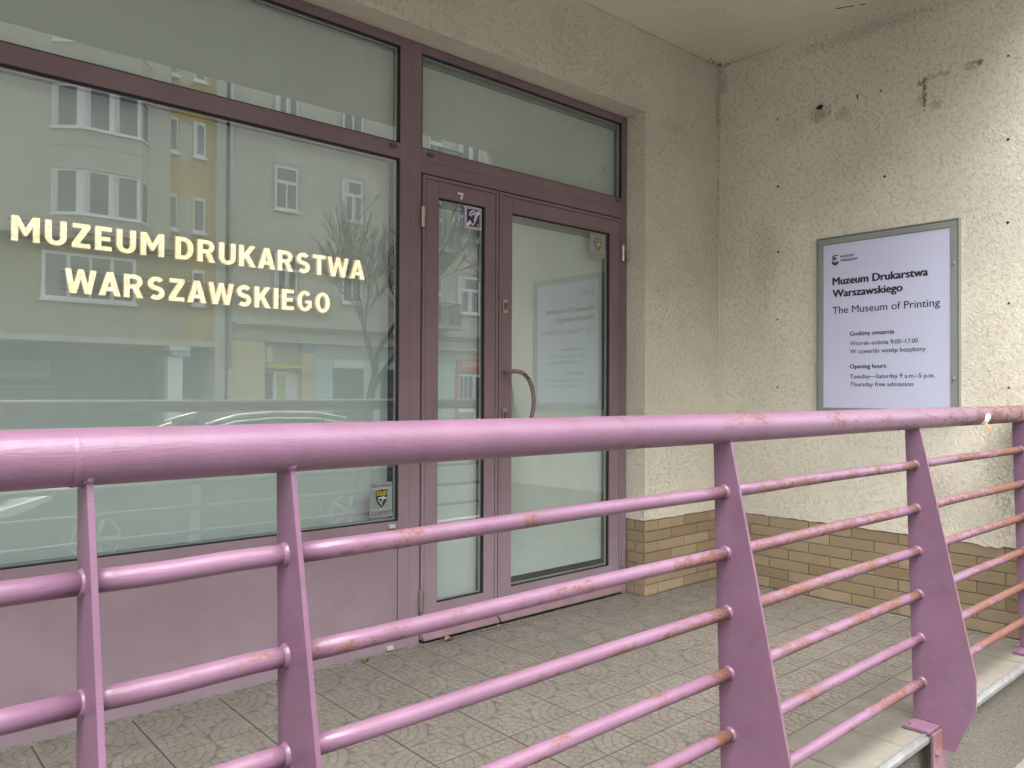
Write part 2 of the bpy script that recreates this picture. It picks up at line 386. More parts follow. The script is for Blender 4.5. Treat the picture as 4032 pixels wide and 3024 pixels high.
# ------------------------------------------------------------------ ground, road, pavements
g = struct(MB().box(-150, 150, -160, 160, -1.2, ZG-0.16).build('ground', 'ground'))
struct(box('road', 'asphalt', None, -80, 80, -19.9, -1.95, ZG-0.30, ZG-0.125))
struct(box('pavement', 'paving', None, -80, 80, -1.82, 1.5, ZG-0.30, ZG))
struct(box('kerb', 'kerb', None, -80, 80, -1.95, -1.822, ZG-0.30, ZG+0.003, 0.012))
struct(box('far_pavement', 'paving', None, -80, 80, -24.6, -20.03, ZG-0.30, ZG))
struct(box('far_kerb', 'kerb', None, -80, 80, -20.028, -19.9, ZG-0.30, ZG+0.003, 0.012))

# ------------------------------------------------------------------ terrace with tiles
ter = struct(box('terrace_floor', 'grout', None, XL, XB-0.002, 1.075, 3.35, -0.06, -0.006))
pl = MB().prism([(XL, ZG-0.1), (XB-0.002, ZG-0.1), (XB-0.002, -0.061), (XL, -0.061)], XZ, 1.085, 3.35).build('plinth_wall', 'plinth', ter)
TS = 0.3035; TX0 = 1.728; TY0 = 2.574; GR = 0.0032
def tile_mesh():
    mb = MB(); L = TS-GR
    mb.box(0, L, 0, L, -0.008, -0.0016)
    def pad(poly):
        cx = sum(p[0] for p in poly)/len(poly); cy = sum(p[1] for p in poly)/len(poly)
        def inset(pp, dd):
            out = []
            for (x, y) in pp:
                vx, vy = cx-x, cy-y; ln = math.hypot(vx, vy) or 1
                out.append((x+vx/ln*min(dd, ln*0.8), y+vy/ln*min(dd, ln*0.8)))
            return out
        b = inset(poly, 0.0014); tp = inset(poly, 0.0023); n = len(poly)
        h = -random.uniform(0.0, 0.00025)
        b = [(min(max(x, 0.0004), L-0.0004), min(max(y, 0.0004), L-0.0004)) for x, y in b]
        mb.add([(x, y, -0.00165) for x, y in b] + [(x, y, h) for x, y in tp],
               [tuple(range(n, 2*n))] + [(i, (i+1) % n, n+(i+1) % n, n+i) for i in range(n)])
    rnd = random.Random(3)
    radii = [0, 0.095, 0.195, 0.295, 0.395, 0.5]
    for (cx, cy, a0) in [(0, 0, 0), (1, 0, 90), (1, 1, 180), (0, 1, 270)]:
        for k in range(5):
            n = [1, 3, 4, 5, 6][k]; off = 0
            cuts = [i*90/n for i in range(n+1)]
            for i in range(1, n): cuts[i] += rnd.uniform(-0.13, 0.13)*90/n
            for i in range(n):
                A, B = R(a0+cuts[i]), R(a0+cuts[i+1]); Mi = (A+B)/2
                r0, r1 = radii[k], radii[k+1]
                P = lambda rr, t: (L*(cx+rr*math.cos(t)), L*(cy+rr*math.sin(t)))
                pad(([P(r0, A)] if r0 == 0 else [P(r0, B), P(r0, Mi), P(r0, A)]) + [P(r1, A), P(r1, Mi), P(r1, B)])
    for i in range(10):
        for j in range(10):
            off = 0.05 if j % 2 else 0.0
            c = [((i+off*0)/10, j/10), ((i+1)/10, j/10), ((i+1)/10, (j+1)/10), (i/10, (j+1)/10)]
            mx, my = (i+.5)/10, (j+.5)/10
            ins = False
            for (qx, qy) in [(0, 0), (1, 0), (1, 1), (0, 1)]:
                if math.hypot(mx-qx, my-qy) < 0.5: ins = True
            if ins: continue
            pp = []
            for (x, y) in c:
                x += rnd.uniform(-.008, .008); y += rnd.uniform(-.008, .008)
                for (qx, qy) in [(0, 0), (1, 0), (1, 1), (0, 1)]:
                    dd = math.hypot(x-qx, y-qy)
                    if dd < 0.5: x, y = qx+(x-qx)/dd*0.5, qy+(y-qy)/dd*0.5
                pp.append((L*x, L*y))
            pad(pp)
    me = mb.mesh('tile'); me.materials.append(MAT['tile']); return me
TM = tile_mesh()
def cut_mesh(me, planes, mat):
    m2 = me.copy(); bm = bmesh.new(); bm.from_mesh(m2)
    for co, no in planes: bmesh.ops.bisect_plane(bm, geom=bm.verts[:]+bm.edges[:]+bm.faces[:], plane_co=co, plane_no=no, clear_outer=True)
    bm.to_mesh(m2); bm.free(); return m2
for j in range(-4, 2):
    for i in range(-15, 9):
        x, y = TX0+i*TS, TY0+j*TS
        if x > XB-0.01: continue
        ymax = YA if x+TS*0.5 > 3.479 else YF+0.02
        if y > ymax-0.01: continue
        pls = []
        if x+TS > XB-0.004: pls.append(((XB-0.004-x, 0, 0), (1, 0, 0)))
        if y+TS > ymax-0.002: pls.append(((0, ymax-0.002-y, 0), (0, 1, 0)))
        me = cut_mesh(TM, pls, 'tile') if pls else TM
        if len(me.polygons) < 6: continue
        rz = 0
        o = link('tile', me, 'tile', ter, (x, y, random.uniform(-0.0008, 0.0)))
PMe = MB().box(0, TS-GR, 0, 0.300, -0.008, 0).mesh('tile_plain', bevel=0.0012); PMe.materials.append(MAT['tileplain'])
for i in range(-15, 9):
    x = TX0+i*TS+0.012
    if x > XB-0.02: continue
    me = PMe if x+TS < XB-0.004 else cut_mesh(PMe, [((XB-0.004-x, 0, 0), (1, 0, 0))], 'tileplain')
    link('edge_tile', me, 'tileplain', ter, (x, TY0-4*TS-0.3035, random.uniform(-0.0006, 0.0004)))
# aluminium nosing under the edge tiles, in two steps
es = MB()
es.prism([(1.0545, -0.0015), (1.0575, 0.0012), (1.066, 0.0012), (1.066, -0.0015)], YZ, XL, XB-0.004)
es.prism([(1.048, -0.012), (1.0565, -0.0035), (1.10, -0.0085), (1.10, -0.012)], YZ, XL, XB-0.004)
es.prism([(1.058, -0.026), (1.046, -0.024), (1.046, -0.014), (1.058, -0.0125)], YZ, XL, XB-0.004)
es.build('edge_strip', 'alu', ter)

# ------------------------------------------------------------------ museum building
bld = thing('museum_building', (XB, 3.2, ZG), 'cream rendered building with recessed terrace entrance and brick base', 'building')
rj = random.Random(11)
def jag(a, b, z, amp, n):
    return [(a+(b-a)*i/n, z+rj.uniform(-amp, amp)) for i in range(n+1)]
FX = 3.479; FZ = 2.7485; BZ = 0.4235
# core and render coat of the facade
fw = MB()
fw.box(FX+0.012, XB+0.25, YA+0.012, 3.3, ZG-0.05, FZ+0.012)
fw.box(XL, XB+0.25, YA+0.012, 3.3, FZ+0.012, ZC+0.2)
core = fw.build('facade_wall', 'mortar', bld)
coat = jag(XB+0.0, FX, BZ+0.004, 0.003, 40) + [(FX+rj.uniform(-.0012, .0012), BZ+(FZ-BZ)*i/60) for i in range(1, 60)] + jag(FX, XL, FZ, 0.0022, 260) + [(XL, ZC+0.1), (XB, ZC+0.1)]
fc = MB().prism(coat, XZ, YA, YA+0.0118).build('render_coat', 'stuccoA', core)
rv = MB().box(FX, FX+0.0118, YA+0.0119, YF+0.06, BZ+0.004, FZ+0.0118).box(XL, FX-0.0002, YA+0.0119, YF+0.06, FZ, FZ+0.0118)
rv.build('reveal', 'stuccoA', core)
# left end beyond the shop window
MB().box(XL, -1.30, YA, 3.3, ZG-0.05, FZ-0.001).build('side_pier', 'stuccoA', bld)
# side wall
sw = MB().box(XB+0.012, 9.0, YED, 3.3, ZG-0.05, ZC+0.2).build('side_wall', 'mortar', bld)
sc_ = jag(YED, YA+0.011, BZ+0.002, 0.0035, 70)
sc_ = [(p, q-(0.008 if 1.25 < p < 1.34 else 0)+(0.008 if 1.93 < p < 2.02 else 0)) for p, q in sc_] + [(YA+0.011, ZC+0.1), (YED, ZC+0.1)]
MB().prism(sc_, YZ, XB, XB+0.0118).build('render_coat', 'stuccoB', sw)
MB().box(XB+0.0005, 9.0, YED-0.0118, YED-0.0002, ZG-0.05, ZC-0.01).build('front_render', 'stuccoA', sw)
# ceiling and the storeys above
ce = MB().box(XL, XB+0.2, YED+0.001, YA+0.3, ZC, ZC+0.12).build('ceiling', 'ceil', bld)
cv = MB()
cv.tube([(XL, YA-0.001, ZC-0.001), (XB, YA-0.001, ZC-0.001)], 0.006, 6); cv.tube([(XB-0.001, YED, ZC-0.001), (XB-0.001, YA, ZC-0.001)], 0.005, 6); cv.tube([(XB-0.001, YA-0.001, BZ), (XB-0.001, YA-0.001, ZC)], 0.0045, 6)
cv.build('sealant_bead', 'ceil', bld, smooth=True)
up = MB().box(XL, 9.0, YED-0.012, 9.0, ZC+0.125, 8.6).build('upper_storeys', 'stuccoA', bld)
for fl in range(1):
    for k in range(5):
        x = -5.5+k*2.9; z = 5.0+fl*2.9
        w = MB().box(x, x+1.4, YED-0.03, YED-0.0125, z, z+1.5).build('window', 'white', bld, bevel=0.004)
        MB().box(x+0.07, x+0.67, YED-0.034, YED-0.0305, z+0.07, z+1.43).box(x+0.73, x+1.33, YED-0.034, YED-0.0305, z+0.07, z+1.43).build('pane', 'gasket', w)
# dark crumbs in the ceiling corner
cr = MB(); 
for k in range(26):
    x = XB-random.uniform(0.0, 0.16)**1.0; y = YA-random.uniform(0.002, 0.05)
    if random.random() < 0.5: x, y = XB-random.uniform(0.003, 0.04), YA-random.uniform(0, 0.22)
    s = random.uniform(0.0012, 0.004); cr.box(x-s*2, x+s, y-s, y+s, ZC-0.003, ZC)
for (p, q) in [((4.031, 1.951), (4.061, 1.885)), ((4.02, 1.965), (4.036, 1.945)), ((4.075, 1.86), (4.09, 1.835))]:
    cr.tube([(p[0], p[1], ZC), (q[0], q[1], ZC)], 0.003, 5)
for k in range(16): 
    z = random.uniform(2.3, ZC); s = random.uniform(0.0015, 0.004); x = XB-random.uniform(0.0, 0.012)
    cr.box(x-s, x+s, YA-0.002, YA, z-s*1.8, z+s)
co = cr.build('dirt_crumbs', 'darkdirt', ce); co['kind'] = 'stuff'

# brick slips ------------------------------------------------------
BL, BH, JT, BT = 0.247, 0.0605, 0.0055, 0.0085
bx = MB().box(-(BL-JT)/2, (BL-JT)/2, 0, BT, -(BH-JT)/2, (BH-JT)/2).mesh('brick', bevel=0.0015); bx.materials.append(MAT['brick'])
def bricks(along0, along1, phase, putter, parent):
    for rw in range(7):
        z = BH*(rw+0.5); st = phase + (0.5 if rw % 2 == 0 else 0.0)*BL
        k0 = math.floor((along0-st)/BL)-1
        for k in range(k0, k0+40):
            a, b = st+k*BL, st+(k+1)*BL
            a2, b2 = max(a, along0), min(b, along1)
            if b2-a2 < 0.012: continue
            putter((a2+b2)/2, z, (b2-a2-JT)/(BL-JT), parent)
def putA(c, z, s, par):
    o = link('brick', bx, 'brick', None, (c, YA+0.0035+rj.uniform(-.0006, .0006), z)); o.scale.x = s; setpar(o, par)
def putB(c, z, s, par):
    o = link('brick', bx, 'brick', None, (XB+0.0035+rj.uniform(-.0006, .0006), c, z), (0, 0, -math.pi/2)); o.scale.x = s; setpar(o, par)
def putR(c, z, s, par):
    o = link('brick', bx, 'brick', None, (FX+0.0035, c, z), (0, 0, -math.pi/2)); o.scale.x = s; setpar(o, par)
bricks(FX+0.0035, XB+0.002, FX+0.0035, putA, core)
bricks(YED+0.05, YA+0.003, 2.59+0.0, putB, sw)
bricks(YA+0.0125, YF+0.0, YA+0.0125-0.06, putR, core)

# drilled holes and wall plugs on the side wall ---------------------
for (y, z, kind) in [(2.409, 2.771, 1), (2.408, 2.374, 0), (2.404, 1.986, 0), (2.411, 1.587, 1), (2.410, 1.188, 1), (1.809, 2.768, 1), (1.790, 2.306, 0), (1.213, 2.763, 1), (1.215, 2.364, 0), (1.217, 1.968, 0), (1.213, 1.584, 1), (1.214, 1.183, 1)]:
    rr = 0.0062 if kind else 0.0068
    poly = [(y+rr*math.cos(2*math.pi*i/12), z+rr*math.sin(2*math.pi*i/12)) for i in range(12)]
    o = MB().prism(poly, YZ, XB-0.0014, XB+0.006).build('wall_plug', 'plug' if kind else 'hole', sw)
    if kind:
        r3 = 0.003; poly = [(y+r3*math.cos(2*math.pi*i/10), z+r3*math.sin(2*math.pi*i/10)) for i in range(10)]
        MB().prism(poly, YZ, XB-0.0022, XB-0.0015).build('plug_hole', 'hole', sw)
hp = [(2.15+0.017*math.cos(a)*(1+0.25*math.sin(2.3*a+1)), 2.773+0.013*math.sin(a)*(1+0.2*math.cos(3*a))) for a in [2*math.pi*i/14 for i in range(14)]]
MB().prism(hp, YZ, XB-0.0012, XB+0.01).build('broken_hole', 'hole', sw)
MB().prism([(1.932, 2.76), (1.938, 2.758), (1.941, 2.785), (1.934, 2.788)], YZ, XB-0.0012, XB+0.01).build('broken_hole', 'hole', sw)

# ------------------------------------------------------------------ shop window and entrance door
def pane_unit(parent, x0, x1, z0, z1, bow=0.0011, led=False, box_top=False, gap=0.0):
    """double glazing: outer pane, slightly bowed inner pane, rubber gasket, spacer, frosted backing"""
    g_ = MB(); w = 0.0055
    for (a, b, c, e) in [(x0, x1, z0, z0+w), (x0, x1, z1-w, z1), (x0, x0+w, z0+w, z1-w), (x1-w, x1, z0+w, z1-w)]: g_.box(a, b, YF+0.006, YF+0.020, c, e)
    g_.build('gasket', 'gasket', parent)
    yo = YF+0.0175
    MB().add([(x0, yo, z0), (x1, yo, z0), (x1, yo, z1), (x0, yo, z1)], [(0, 1, 2, 3)]).build('glass_pane', 'glass', parent)
    nx, nz = 12, 12; vs_, fs_ = [], []
    for j in range(nz+1):
        for i in range(nx+1):
            a, b = i/nx*2-1, j/nz*2-1
            vs_.append((x0+(x1-x0)*i/nx, YF+0.0335-bow*(1-a*a)*(1-b*b), z0+(z1-z0)*j/nz))
    for j in range(nz):
        for i in range(nx): fs_.append((j*(nx+1)+i, j*(nx+1)+i+1, (j+1)*(nx+1)+i+1, (j+1)*(nx+1)+i))
    ip = MB().add(vs_, fs_).build('inner_pane', 'glass_in', parent, smooth=True)
    s_ = MB()
    for (a, b, c, e) in [(x0, x1, z0, z0+0.011), (x0, x1, z1-0.011, z1), (x0, x0+0.011, z0+0.0112, z1-0.0112), (x1-0.011, x1, z0+0.0112, z1-0.0112)]: s_.box(a, b, YF+0.0205, YF+0.030, c, e)
    s_.build('spacer_bar', 'spacer', parent)
    yb = YF+(0.095 if led else 0.062)
    e2 = MB()
    for (a, b, c, e) in [(x0, x1, z0-0.02, z0), (x0, x1, z1, z1+0.02), (x0-0.02, x0, z0, z1), (x1, x1+0.02, z0, z1)]: e2.box(a, b, YF+0.036, yb+0.01, c, e)
    e2.build('glazing_rebate', 'gasket', parent)
    MB().box(x0, x1, yb, yb+0.006, z0+gap, z1).build('backing_board', 'backing', parent)
    if gap: MB().box(x0, x1, yb+0.007, yb+0.012, z0, z0+gap+0.05).build('dark_gap', 'gasket', parent)
    if box_top: MB().box(x0+0.001, x1-0.001, YF+0.045, yb-0.001, z1-0.03, z1-0.0005).build('blind_cassette', 'blindbox', parent)

win = part_empty('shop_window', (0.4, YF, 0.0), bld)
WX0 = -1.20
B = 0.0012
def member(parent, x0, x1, z0, z1, name='frame_member', y0=YF, dep=0.085): return box(name, 'frame', parent, x0, x1, y0, YF+dep, z0, z1, B)
member(win, -1.299, WX0, 0.0, FZ-0.001); member(win, 1.9236, 1.978, 0.0, FZ-0.001)
member(win, WX0+0.0002, 1.9234, 2.706, FZ-0.001); member(win, WX0+0.0002, 1.9234, 2.198, 2.2665); member(win, WX0+0.0002, 1.9234, 0.50, 0.5757); member(win, WX0+0.0002, 1.9234, 0.0, 0.062)
pane_unit(win, WX0+0.0003, 1.9233, 2.2667, 2.7058, box_top=False)
pane_unit(win, WX0+0.0003, 1.9233, 0.5759, 2.1978, led=True)
# solid lower panel with its dark joint
MB().box(WX0+0.0003, 1.9233, YF+0.02, YF+0.03, 0.0622, 0.4998).build('panel_joint', 'gasket', win)
MB().box(WX0+0.004, 1.9195, YF+0.0022, YF+0.0195, 0.0642, 0.4985).build('lower_panel', 'frame', win, bevel=0.0012)
def cap(parent, x, z, mat): 
    MB().prism([(z-0.0085, YF-0.0005), (z+0.0085, YF-0.0005), (z+0.0065, YF-0.009), (z-0.0085, YF-0.013)], lambda p, q, dd: (dd, q, p), x-0.016, x+0.016).build('drain_cap', mat, parent, bevel=0.0008)
cap(win, 1.882, 2.247, 'capbrown'); cap(win, 1.886, 0.557, 'capgrey'); cap(win, 1.879, 0.022, 'capgrey')
cap(win, 0.35, 0.557, 'capgrey')

dr = part_empty('entrance_door', (2.7, YF, 0.0), bld)
member(dr, 1.9785, 2.037, 0.0, FZ-0.001)                       # door post beside the window mullion
member(dr, 3.4366, FX-0.001, 0.0, FZ-0.001)
member(dr, 2.0372, 3.4364, 2.706, FZ-0.001)
member(dr, 2.0372, 3.4364, 2.156, 2.212); member(dr, 2.0372, 3.4364, 2.2126, 2.268)
pane_unit(dr, 2.0401, 3.4363, 2.2682, 2.7058, box_top=True)
cap(dr, 2.083, 2.246, 'capbrown'); cap(dr, 3.396, 2.250, 'capbrown')
MB().box(2.0372, 3.4364, YF+0.07, YF+0.084, 0.0, 2.1558).build('door_gap', 'darkdirt', dr)
MB().box(2.0372, 3.4364, YF+0.002, YF+0.069, -0.0055, 0.003).build('threshold', 'darkdirt', dr)
def leaf(x0, x1, gx0, gx1, gz0, gz1, gap=0.0):
    z0, z1 = 0.022, 2.1495
    lf = MB()
    e = 0.016
    ring = lambda mb, a, b, c, dd, w, y0, y1: [mb.box(*q, y0, y1, *h) for q, h in [((a, b), (c, c+w)), ((a, b), (dd-w, dd)), ((a, a+w), (c+w, dd-w)), ((b-w, b), (c+w, dd-w))]]
    lip = MB(); ring(lip, x0, x1, z0, z1, e, YF-0.004, YF+0.02)
    lip.build('leaf_lip', 'frame', dr, bevel=0.001)
    s = MB(); a, b, c, dd = x0+e+0.0028, x1-e-0.0028, z0+e+0.0028, z1-e-0.0028
    s.box(a, gx0, YF-0.0015, YF+0.05, c, dd); s.box(gx1, b, YF-0.0015, YF+0.05, c, dd)
    s.box(gx0+0.0002, gx1-0.0002, YF-0.0015, YF+0.05, c, gz0); s.box(gx0+0.0002, gx1-0.0002, YF-0.0015, YF+0.05, gz1, dd)
    s.build('leaf_frame', 'frame', dr, bevel=0.0011)
    gv = MB(); ring(gv, x0+e-0.004, x1-e+0.004, z0+e-0.004, z1-e+0.004, 0.010, YF+0.004, YF+0.03); gv.build('leaf_groove', 'drip', dr)
    pane_unit(dr, gx0+0.0001, gx1-0.0001, gz0+0.0001, gz1-0.0001, bow=0.0005, box_top=True, gap=gap)
    dp = MB().prism([(YF-0.004, 0.048), (YF-0.026, 0.028), (YF-0.027, 0.020), (YF-0.004, 0.0202)], YZ, x0+0.004, x1-0.002)
    dp.build('drip_bar', 'drip', dr, bevel=0.0008)
    MB().box(x0+0.004, x1-0.004, YF-0.012, YF+0.02, 0.0015, 0.0185).build('bottom_seal', 'darkdirt', dr)
leaf(2.0445, 2.4995, 2.135, 2.417, 0.173, 2.0575)
leaf(2.5055, 3.4290, 2.592, 3.3325, 0.174, 2.0555, 0.032)
for (x, z) in [(2.0405, 1.951), (2.0405, 0.201), (3.4335, 1.953), (3.4335, 0.205)]:
    h = MB().tube([(x, YF-0.012, z-0.047), (x, YF-0.012, z-0.0015)], 0.0105, 16).tube([(x, YF-0.012, z+0.0015), (x, YF-0.012, z+0.047)], 0.0105, 16)
    h.tube([(x, YF-0.012, z-0.002), (x, YF-0.012, z+0.002)], 0.008, 12)
    h.build('hinge', 'steel', dr, bevel=0.0012)
for z in (1.580, 1.036):
    x = 2.5415
    pr = MB().box(x-0.0145, x+0.0145, YF-0.0085, YF-0.0016, z-0.034, z+0.034).build('lock_plate', 'steel', dr, bevel=0.0015)
    k = MB().tube([(x+0.001, YF-0.017, z+0.010), (x+0.001, YF-0.0086, z+0.010)], 0.0088, 16).box(x-0.0042, x+0.0062, YF-0.0165, YF-0.0086, z-0.018, z+0.008)
    k.build('lock_cylinder', 'brass', dr, bevel=0.0008)
    MB().tube([(x, YF-0.0098, z-0.027), (x, YF-0.0086, z-0.027)], 0.0035, 10).tube([(x, YF-0.0098, z+0.027), (x, YF-0.0086, z+0.027)], 0.0035, 10).build('lock_screw', 'brass', dr)
pts = [(2.545, YF+0.0, 1.254), (2.545, YF-0.02, 1.254), (2.547, YF-0.045, 1.2545), (2.556, YF-0.062, 1.255)]
for i in range(0, 19):
    a = math.pi/2-math.pi*i/18
    pts.append((2.566+0.118*math.cos(a)**0.9 if math.cos(a) > 1e-6 else 2.566, YF-0.066, 1.104+0.151*math.sin(a)))
pts += [(2.556, YF-0.062, 0.953), (2.547, YF-0.045, 0.954), (2.545, YF-0.02, 0.954), (2.545, YF, 0.954)]
hd = MB().tube(pts, 0.0108, 16); hd.build('handle', 'frame', dr, smooth=True)
ro = MB().tube([(2.545, YF-0.002, 1.254), (2.545, YF-0.008, 1.254)], 0.0145, 16).tube([(2.545, YF-0.002, 0.954), (2.545, YF-0.008, 0.954)], 0.0145, 16)
ro.build('handle_rose', 'frame', dr, bevel=0.0008)
ch = MB()
for (a, w) in [(1.10, .008), (0.97, .005), (0.90, .004), (0.5, .003)]:
    ch.box(2.566+0.118*math.cos(a)-w, 2.566+0.118*math.cos(a)+w*0.6, YF-0.0778, YF-0.0740, 1.104+0.151*math.sin(a)-0.004, 1.104+0.151*math.sin(a)+0.005)
ch.build('paint_chips', 'black', dr)
# house number, a bold serif seven
sv = [(2.2465, 2.103), (2.2515, 2.1015), (2.256, 2.1005), (2.28, 2.1005), (2.28, 2.0965), (2.2735, 2.083), (2.2725, 2.0695), (2.2605, 2.0695), (2.2615, 2.079), (2.2690, 2.0920), (2.2515, 2.0920), (2.2495, 2.0895), (2.2465, 2.0895)]
MB().prism(sv, XZ, YF-0.0024, YF-0.0016).build('house_number', 'white', dr)

# crumbled mortar along the foot of the frame
ru = random.Random(5); mb = MB()
def crumbs(mb, xa, xb, y0, n, smax):
    for k in range(n):
        x = ru.uniform(xa, xb); y = y0-abs(ru.gauss(0, 0.008)); s = ru.uniform(0.002, smax)
        pts_ = [Vector((ru.gauss(0, 1), ru.gauss(0, 1), ru.gauss(0, .7))).normalized()*s*ru.uniform(.6, 1.1) for _ in range(4)]
        mb.add([(x+p.x*1.6, y+p.y, 0.002+abs(p.z)*0.7) for p in pts_] , [(0, 1, 2), (0, 2, 3), (0, 3, 1), (1, 3, 2)])
crumbs(mb, -0.2, 1.97, YF-0.006, 420, 0.0065); crumbs(mb, 2.02, 2.55, YF-0.028, 160, 0.009)
# low fillet of dirty mortar
n = 120; top = []; 
vs_ = []; fs_ = []
for i in range(n+1):
    x = -1.2+i*(3.43+1.2)/n; w = 0.016+0.012*ru.random()+(0.012 if 2.03 < x < 2.4 else 0); h = 0.004+0.005*ru.random()
    vs_ += [(x, YF+0.004, h), (x, YF-w*0.5, h*0.7), (x, YF-w, -0.001)]
    if i: 
        k = 3*i; fs_ += [(k-3, k, k+1, k-2), (k-2, k+1, k+2, k-1)]
mb.add(vs_, fs_)
o = mb.build('mortar_crumbs', 'mud', ter); o['kind'] = 'stuff'

# ------------------------------------------------------------------ railing
rail = thing('railing', (1.7, 1.13, 0.0), 'pink painted tubular steel railing with rust along the terrace edge', 'railing')
RX0 = -4.6; RY, RZ, RR = 1.1306, 1.0627, 0.0375
def wobble_tube(pts, rad, n=28): return MB().tube(pts, rad, n)
xs = [RX0+(XB-RX0)*i/90 for i in range(91)]
tr_ = wobble_tube([(x, RY+0.0006*math.sin(x*3), RZ+0.0008*math.sin(x*2.1+1)) for x in xs], [RR*(1+0.003*math.sin(x*9)) for x in xs], 40).build('top_rail', 'pink', rail, smooth=True)
wd = MB().tube([(0.236+0.002*i, RY, RZ) for i in range(6)], [RR+0.0001, RR+0.0003, RR+0.0006, RR+0.0005, RR+0.0003, RR+0.0001], 40, False)
wd.build('weld_seam', 'pink', rail, smooth=True)
px = [-3.28, -2.10, -0.925, 0.252, 0.530, 1.708, 2.885, 4.052]; PT = 0.0085
prof = [(1.1576, RZ-0.0255), (1.129, 0.0145), (1.050, 0.0145), (1.0465, -0.0655), (0.996, -0.063), (0.930, 0.096), (0.930, 0.2047), (1.1085, RZ-0.0275)]
rz = [0.9008, 0.7471, 0.5990, 0.4478, 0.2965, 0.1446]
ry = [0.8918*(1.2625-0.0053*i) for i in range(6)]
for i, x in enumerate(px):
    p = MB().prism(prof, YZ, x, x+PT).build('post', 'pinkpost', rail, bevel=0.0012)
    xc = x+PT/2
    # weld beads: at the rail and round each rod
    w = MB(); w.tube([(xc, 1.104, RZ-0.024), (xc, 1.113, RZ-0.030), (xc, 1.1225, RZ-0.034)], [0.0045, 0.0062, 0.0055], 8)
    w.tube([(x-0.001, 1.106, RZ-0.0275), (x-0.001, 1.1306, RZ-0.0372), (x-0.001, 1.156, RZ-0.028)], 0.0028, 8)
    w.build('weld_bead', 'pinkpost', p, smooth=True)
    for y, z in zip(ry, rz):
        MB().tube([(x-0.0075, y, z), (x-0.003, y, z), (x, y, z), (x+PT, y, z), (x+PT+0.003, y, z), (x+PT+0.0075, y, z)], [0.0160, 0.0172, 0.0192, 0.0192, 0.0172, 0.0160], 20).build('weld_ring', 'pinkpost', p, smooth=True)
    # foot bracket: flange on the tiles, flange down the plinth, bolts
    f = MB(); xl, xr = x-0.090, x+PT+0.090
    if xr > XB: xr = XB-0.003
    f.prism([(xl, 1.129), (xl+0.006, 1.052), (xl+0.012, 1.0445), (xr-0.012, 1.0445), (xr, 1.129)], XY, 0.0026, 0.0136)
    f.build('foot_flange', 'pinkpost', p, bevel=0.0015)
    hf = MB().prism([(xl+0.012, 0.0026), (xr-0.012, 0.0026), (x+0.044, -0.09), (x+0.040, -0.40), (xl+0.022, -0.40)], XZ, 1.0345, 1.0435)
    hf.build('wall_flange', 'pinkpost', p, bevel=0.0015)
    bo = MB()
    for zz in (-0.066, -0.30):
        bo.tube([(x-0.052, 1.0344, zz), (x-0.052, 1.0315, zz)], 0.0125, 16).tube([(x-0.052, 1.0314, zz), (x-0.052, 1.0255, zz)], 0.0078, 6)
    bo.build('bolt', 'pinkpost', p, bevel=0.0008)
    MB().tube([(xl+0.022, 1.116, 0.0137), (xl+0.022, 1.116, 0.0142)], 0.005, 12).build('bolt_hole', 'hole', p)
ends = [RX0]+px+[XB]
for i in range(len(px)-1):
    for y, z in zip(ry, rz):
        a, b = px[i]+PT-0.0005, px[i+1]+0.0005
        m = 10
        MB().tube([(a+(b-a)*k/m, y+0.0012*math.sin(math.pi*k/m+i), z+0.001*math.sin(2.2*k/m*math.pi+y*50+i)) for k in range(m+1)], 0.0158, 24).build('rod', 'pinkrod', rail, smooth=True)

# torn tape on the rail
tp = thing('torn_tape', (3.52, 1.09, 1.05), 'scrap of torn white tape with orange strip stuck to rusty rail', 'tape')
vs_, fs_ = [], []; nn = 12
rt = random.Random(2)
for i in range(nn+1):
    a0 = R(168+rt.uniform(-10, 10)); a1 = R(232+rt.uniform(-9, 9))
    x = 3.50+0.062*i/nn
    for j in range(4):
        a = a0+(a1-a0)*j/3; rr = RR+0.0016+(0.006 if j == 3 and i > 6 else 0)*rt.random()
        vs_.append((x+0.012*(j/3)*-0.5, RY+rr*math.cos(a), RZ+rr*math.sin(a)))
    if i:
        for j in range(3): fs_.append(((i-1)*4+j, i*4+j, i*4+j+1, (i-1)*4+j+1))
tm = MB().add(vs_, fs_).build('paper_patch', 'tape', tp)
st = [(3.527, 1.101, 1.034), (3.532, 1.094, 1.020), (3.542, 1.090, 1.005), (3.555, 1.089, 0.990)]
vs_, fs_ = [], []
for i, (x, y, z) in enumerate(st):
    w = 0.0055; vs_ += [(x-w, y, z-0.001), (x+w, y-0.002, z+0.001)]
    if i: k = 2*i; fs_.append((k-2, k-1, k+1, k))
so_ = MB().add(vs_, fs_).build('orange_strip', 'orange', tp)
for o in (tm, so_):
    md = o.modifiers.new('thickness', 'SOLIDIFY'); md.thickness = 0.0008

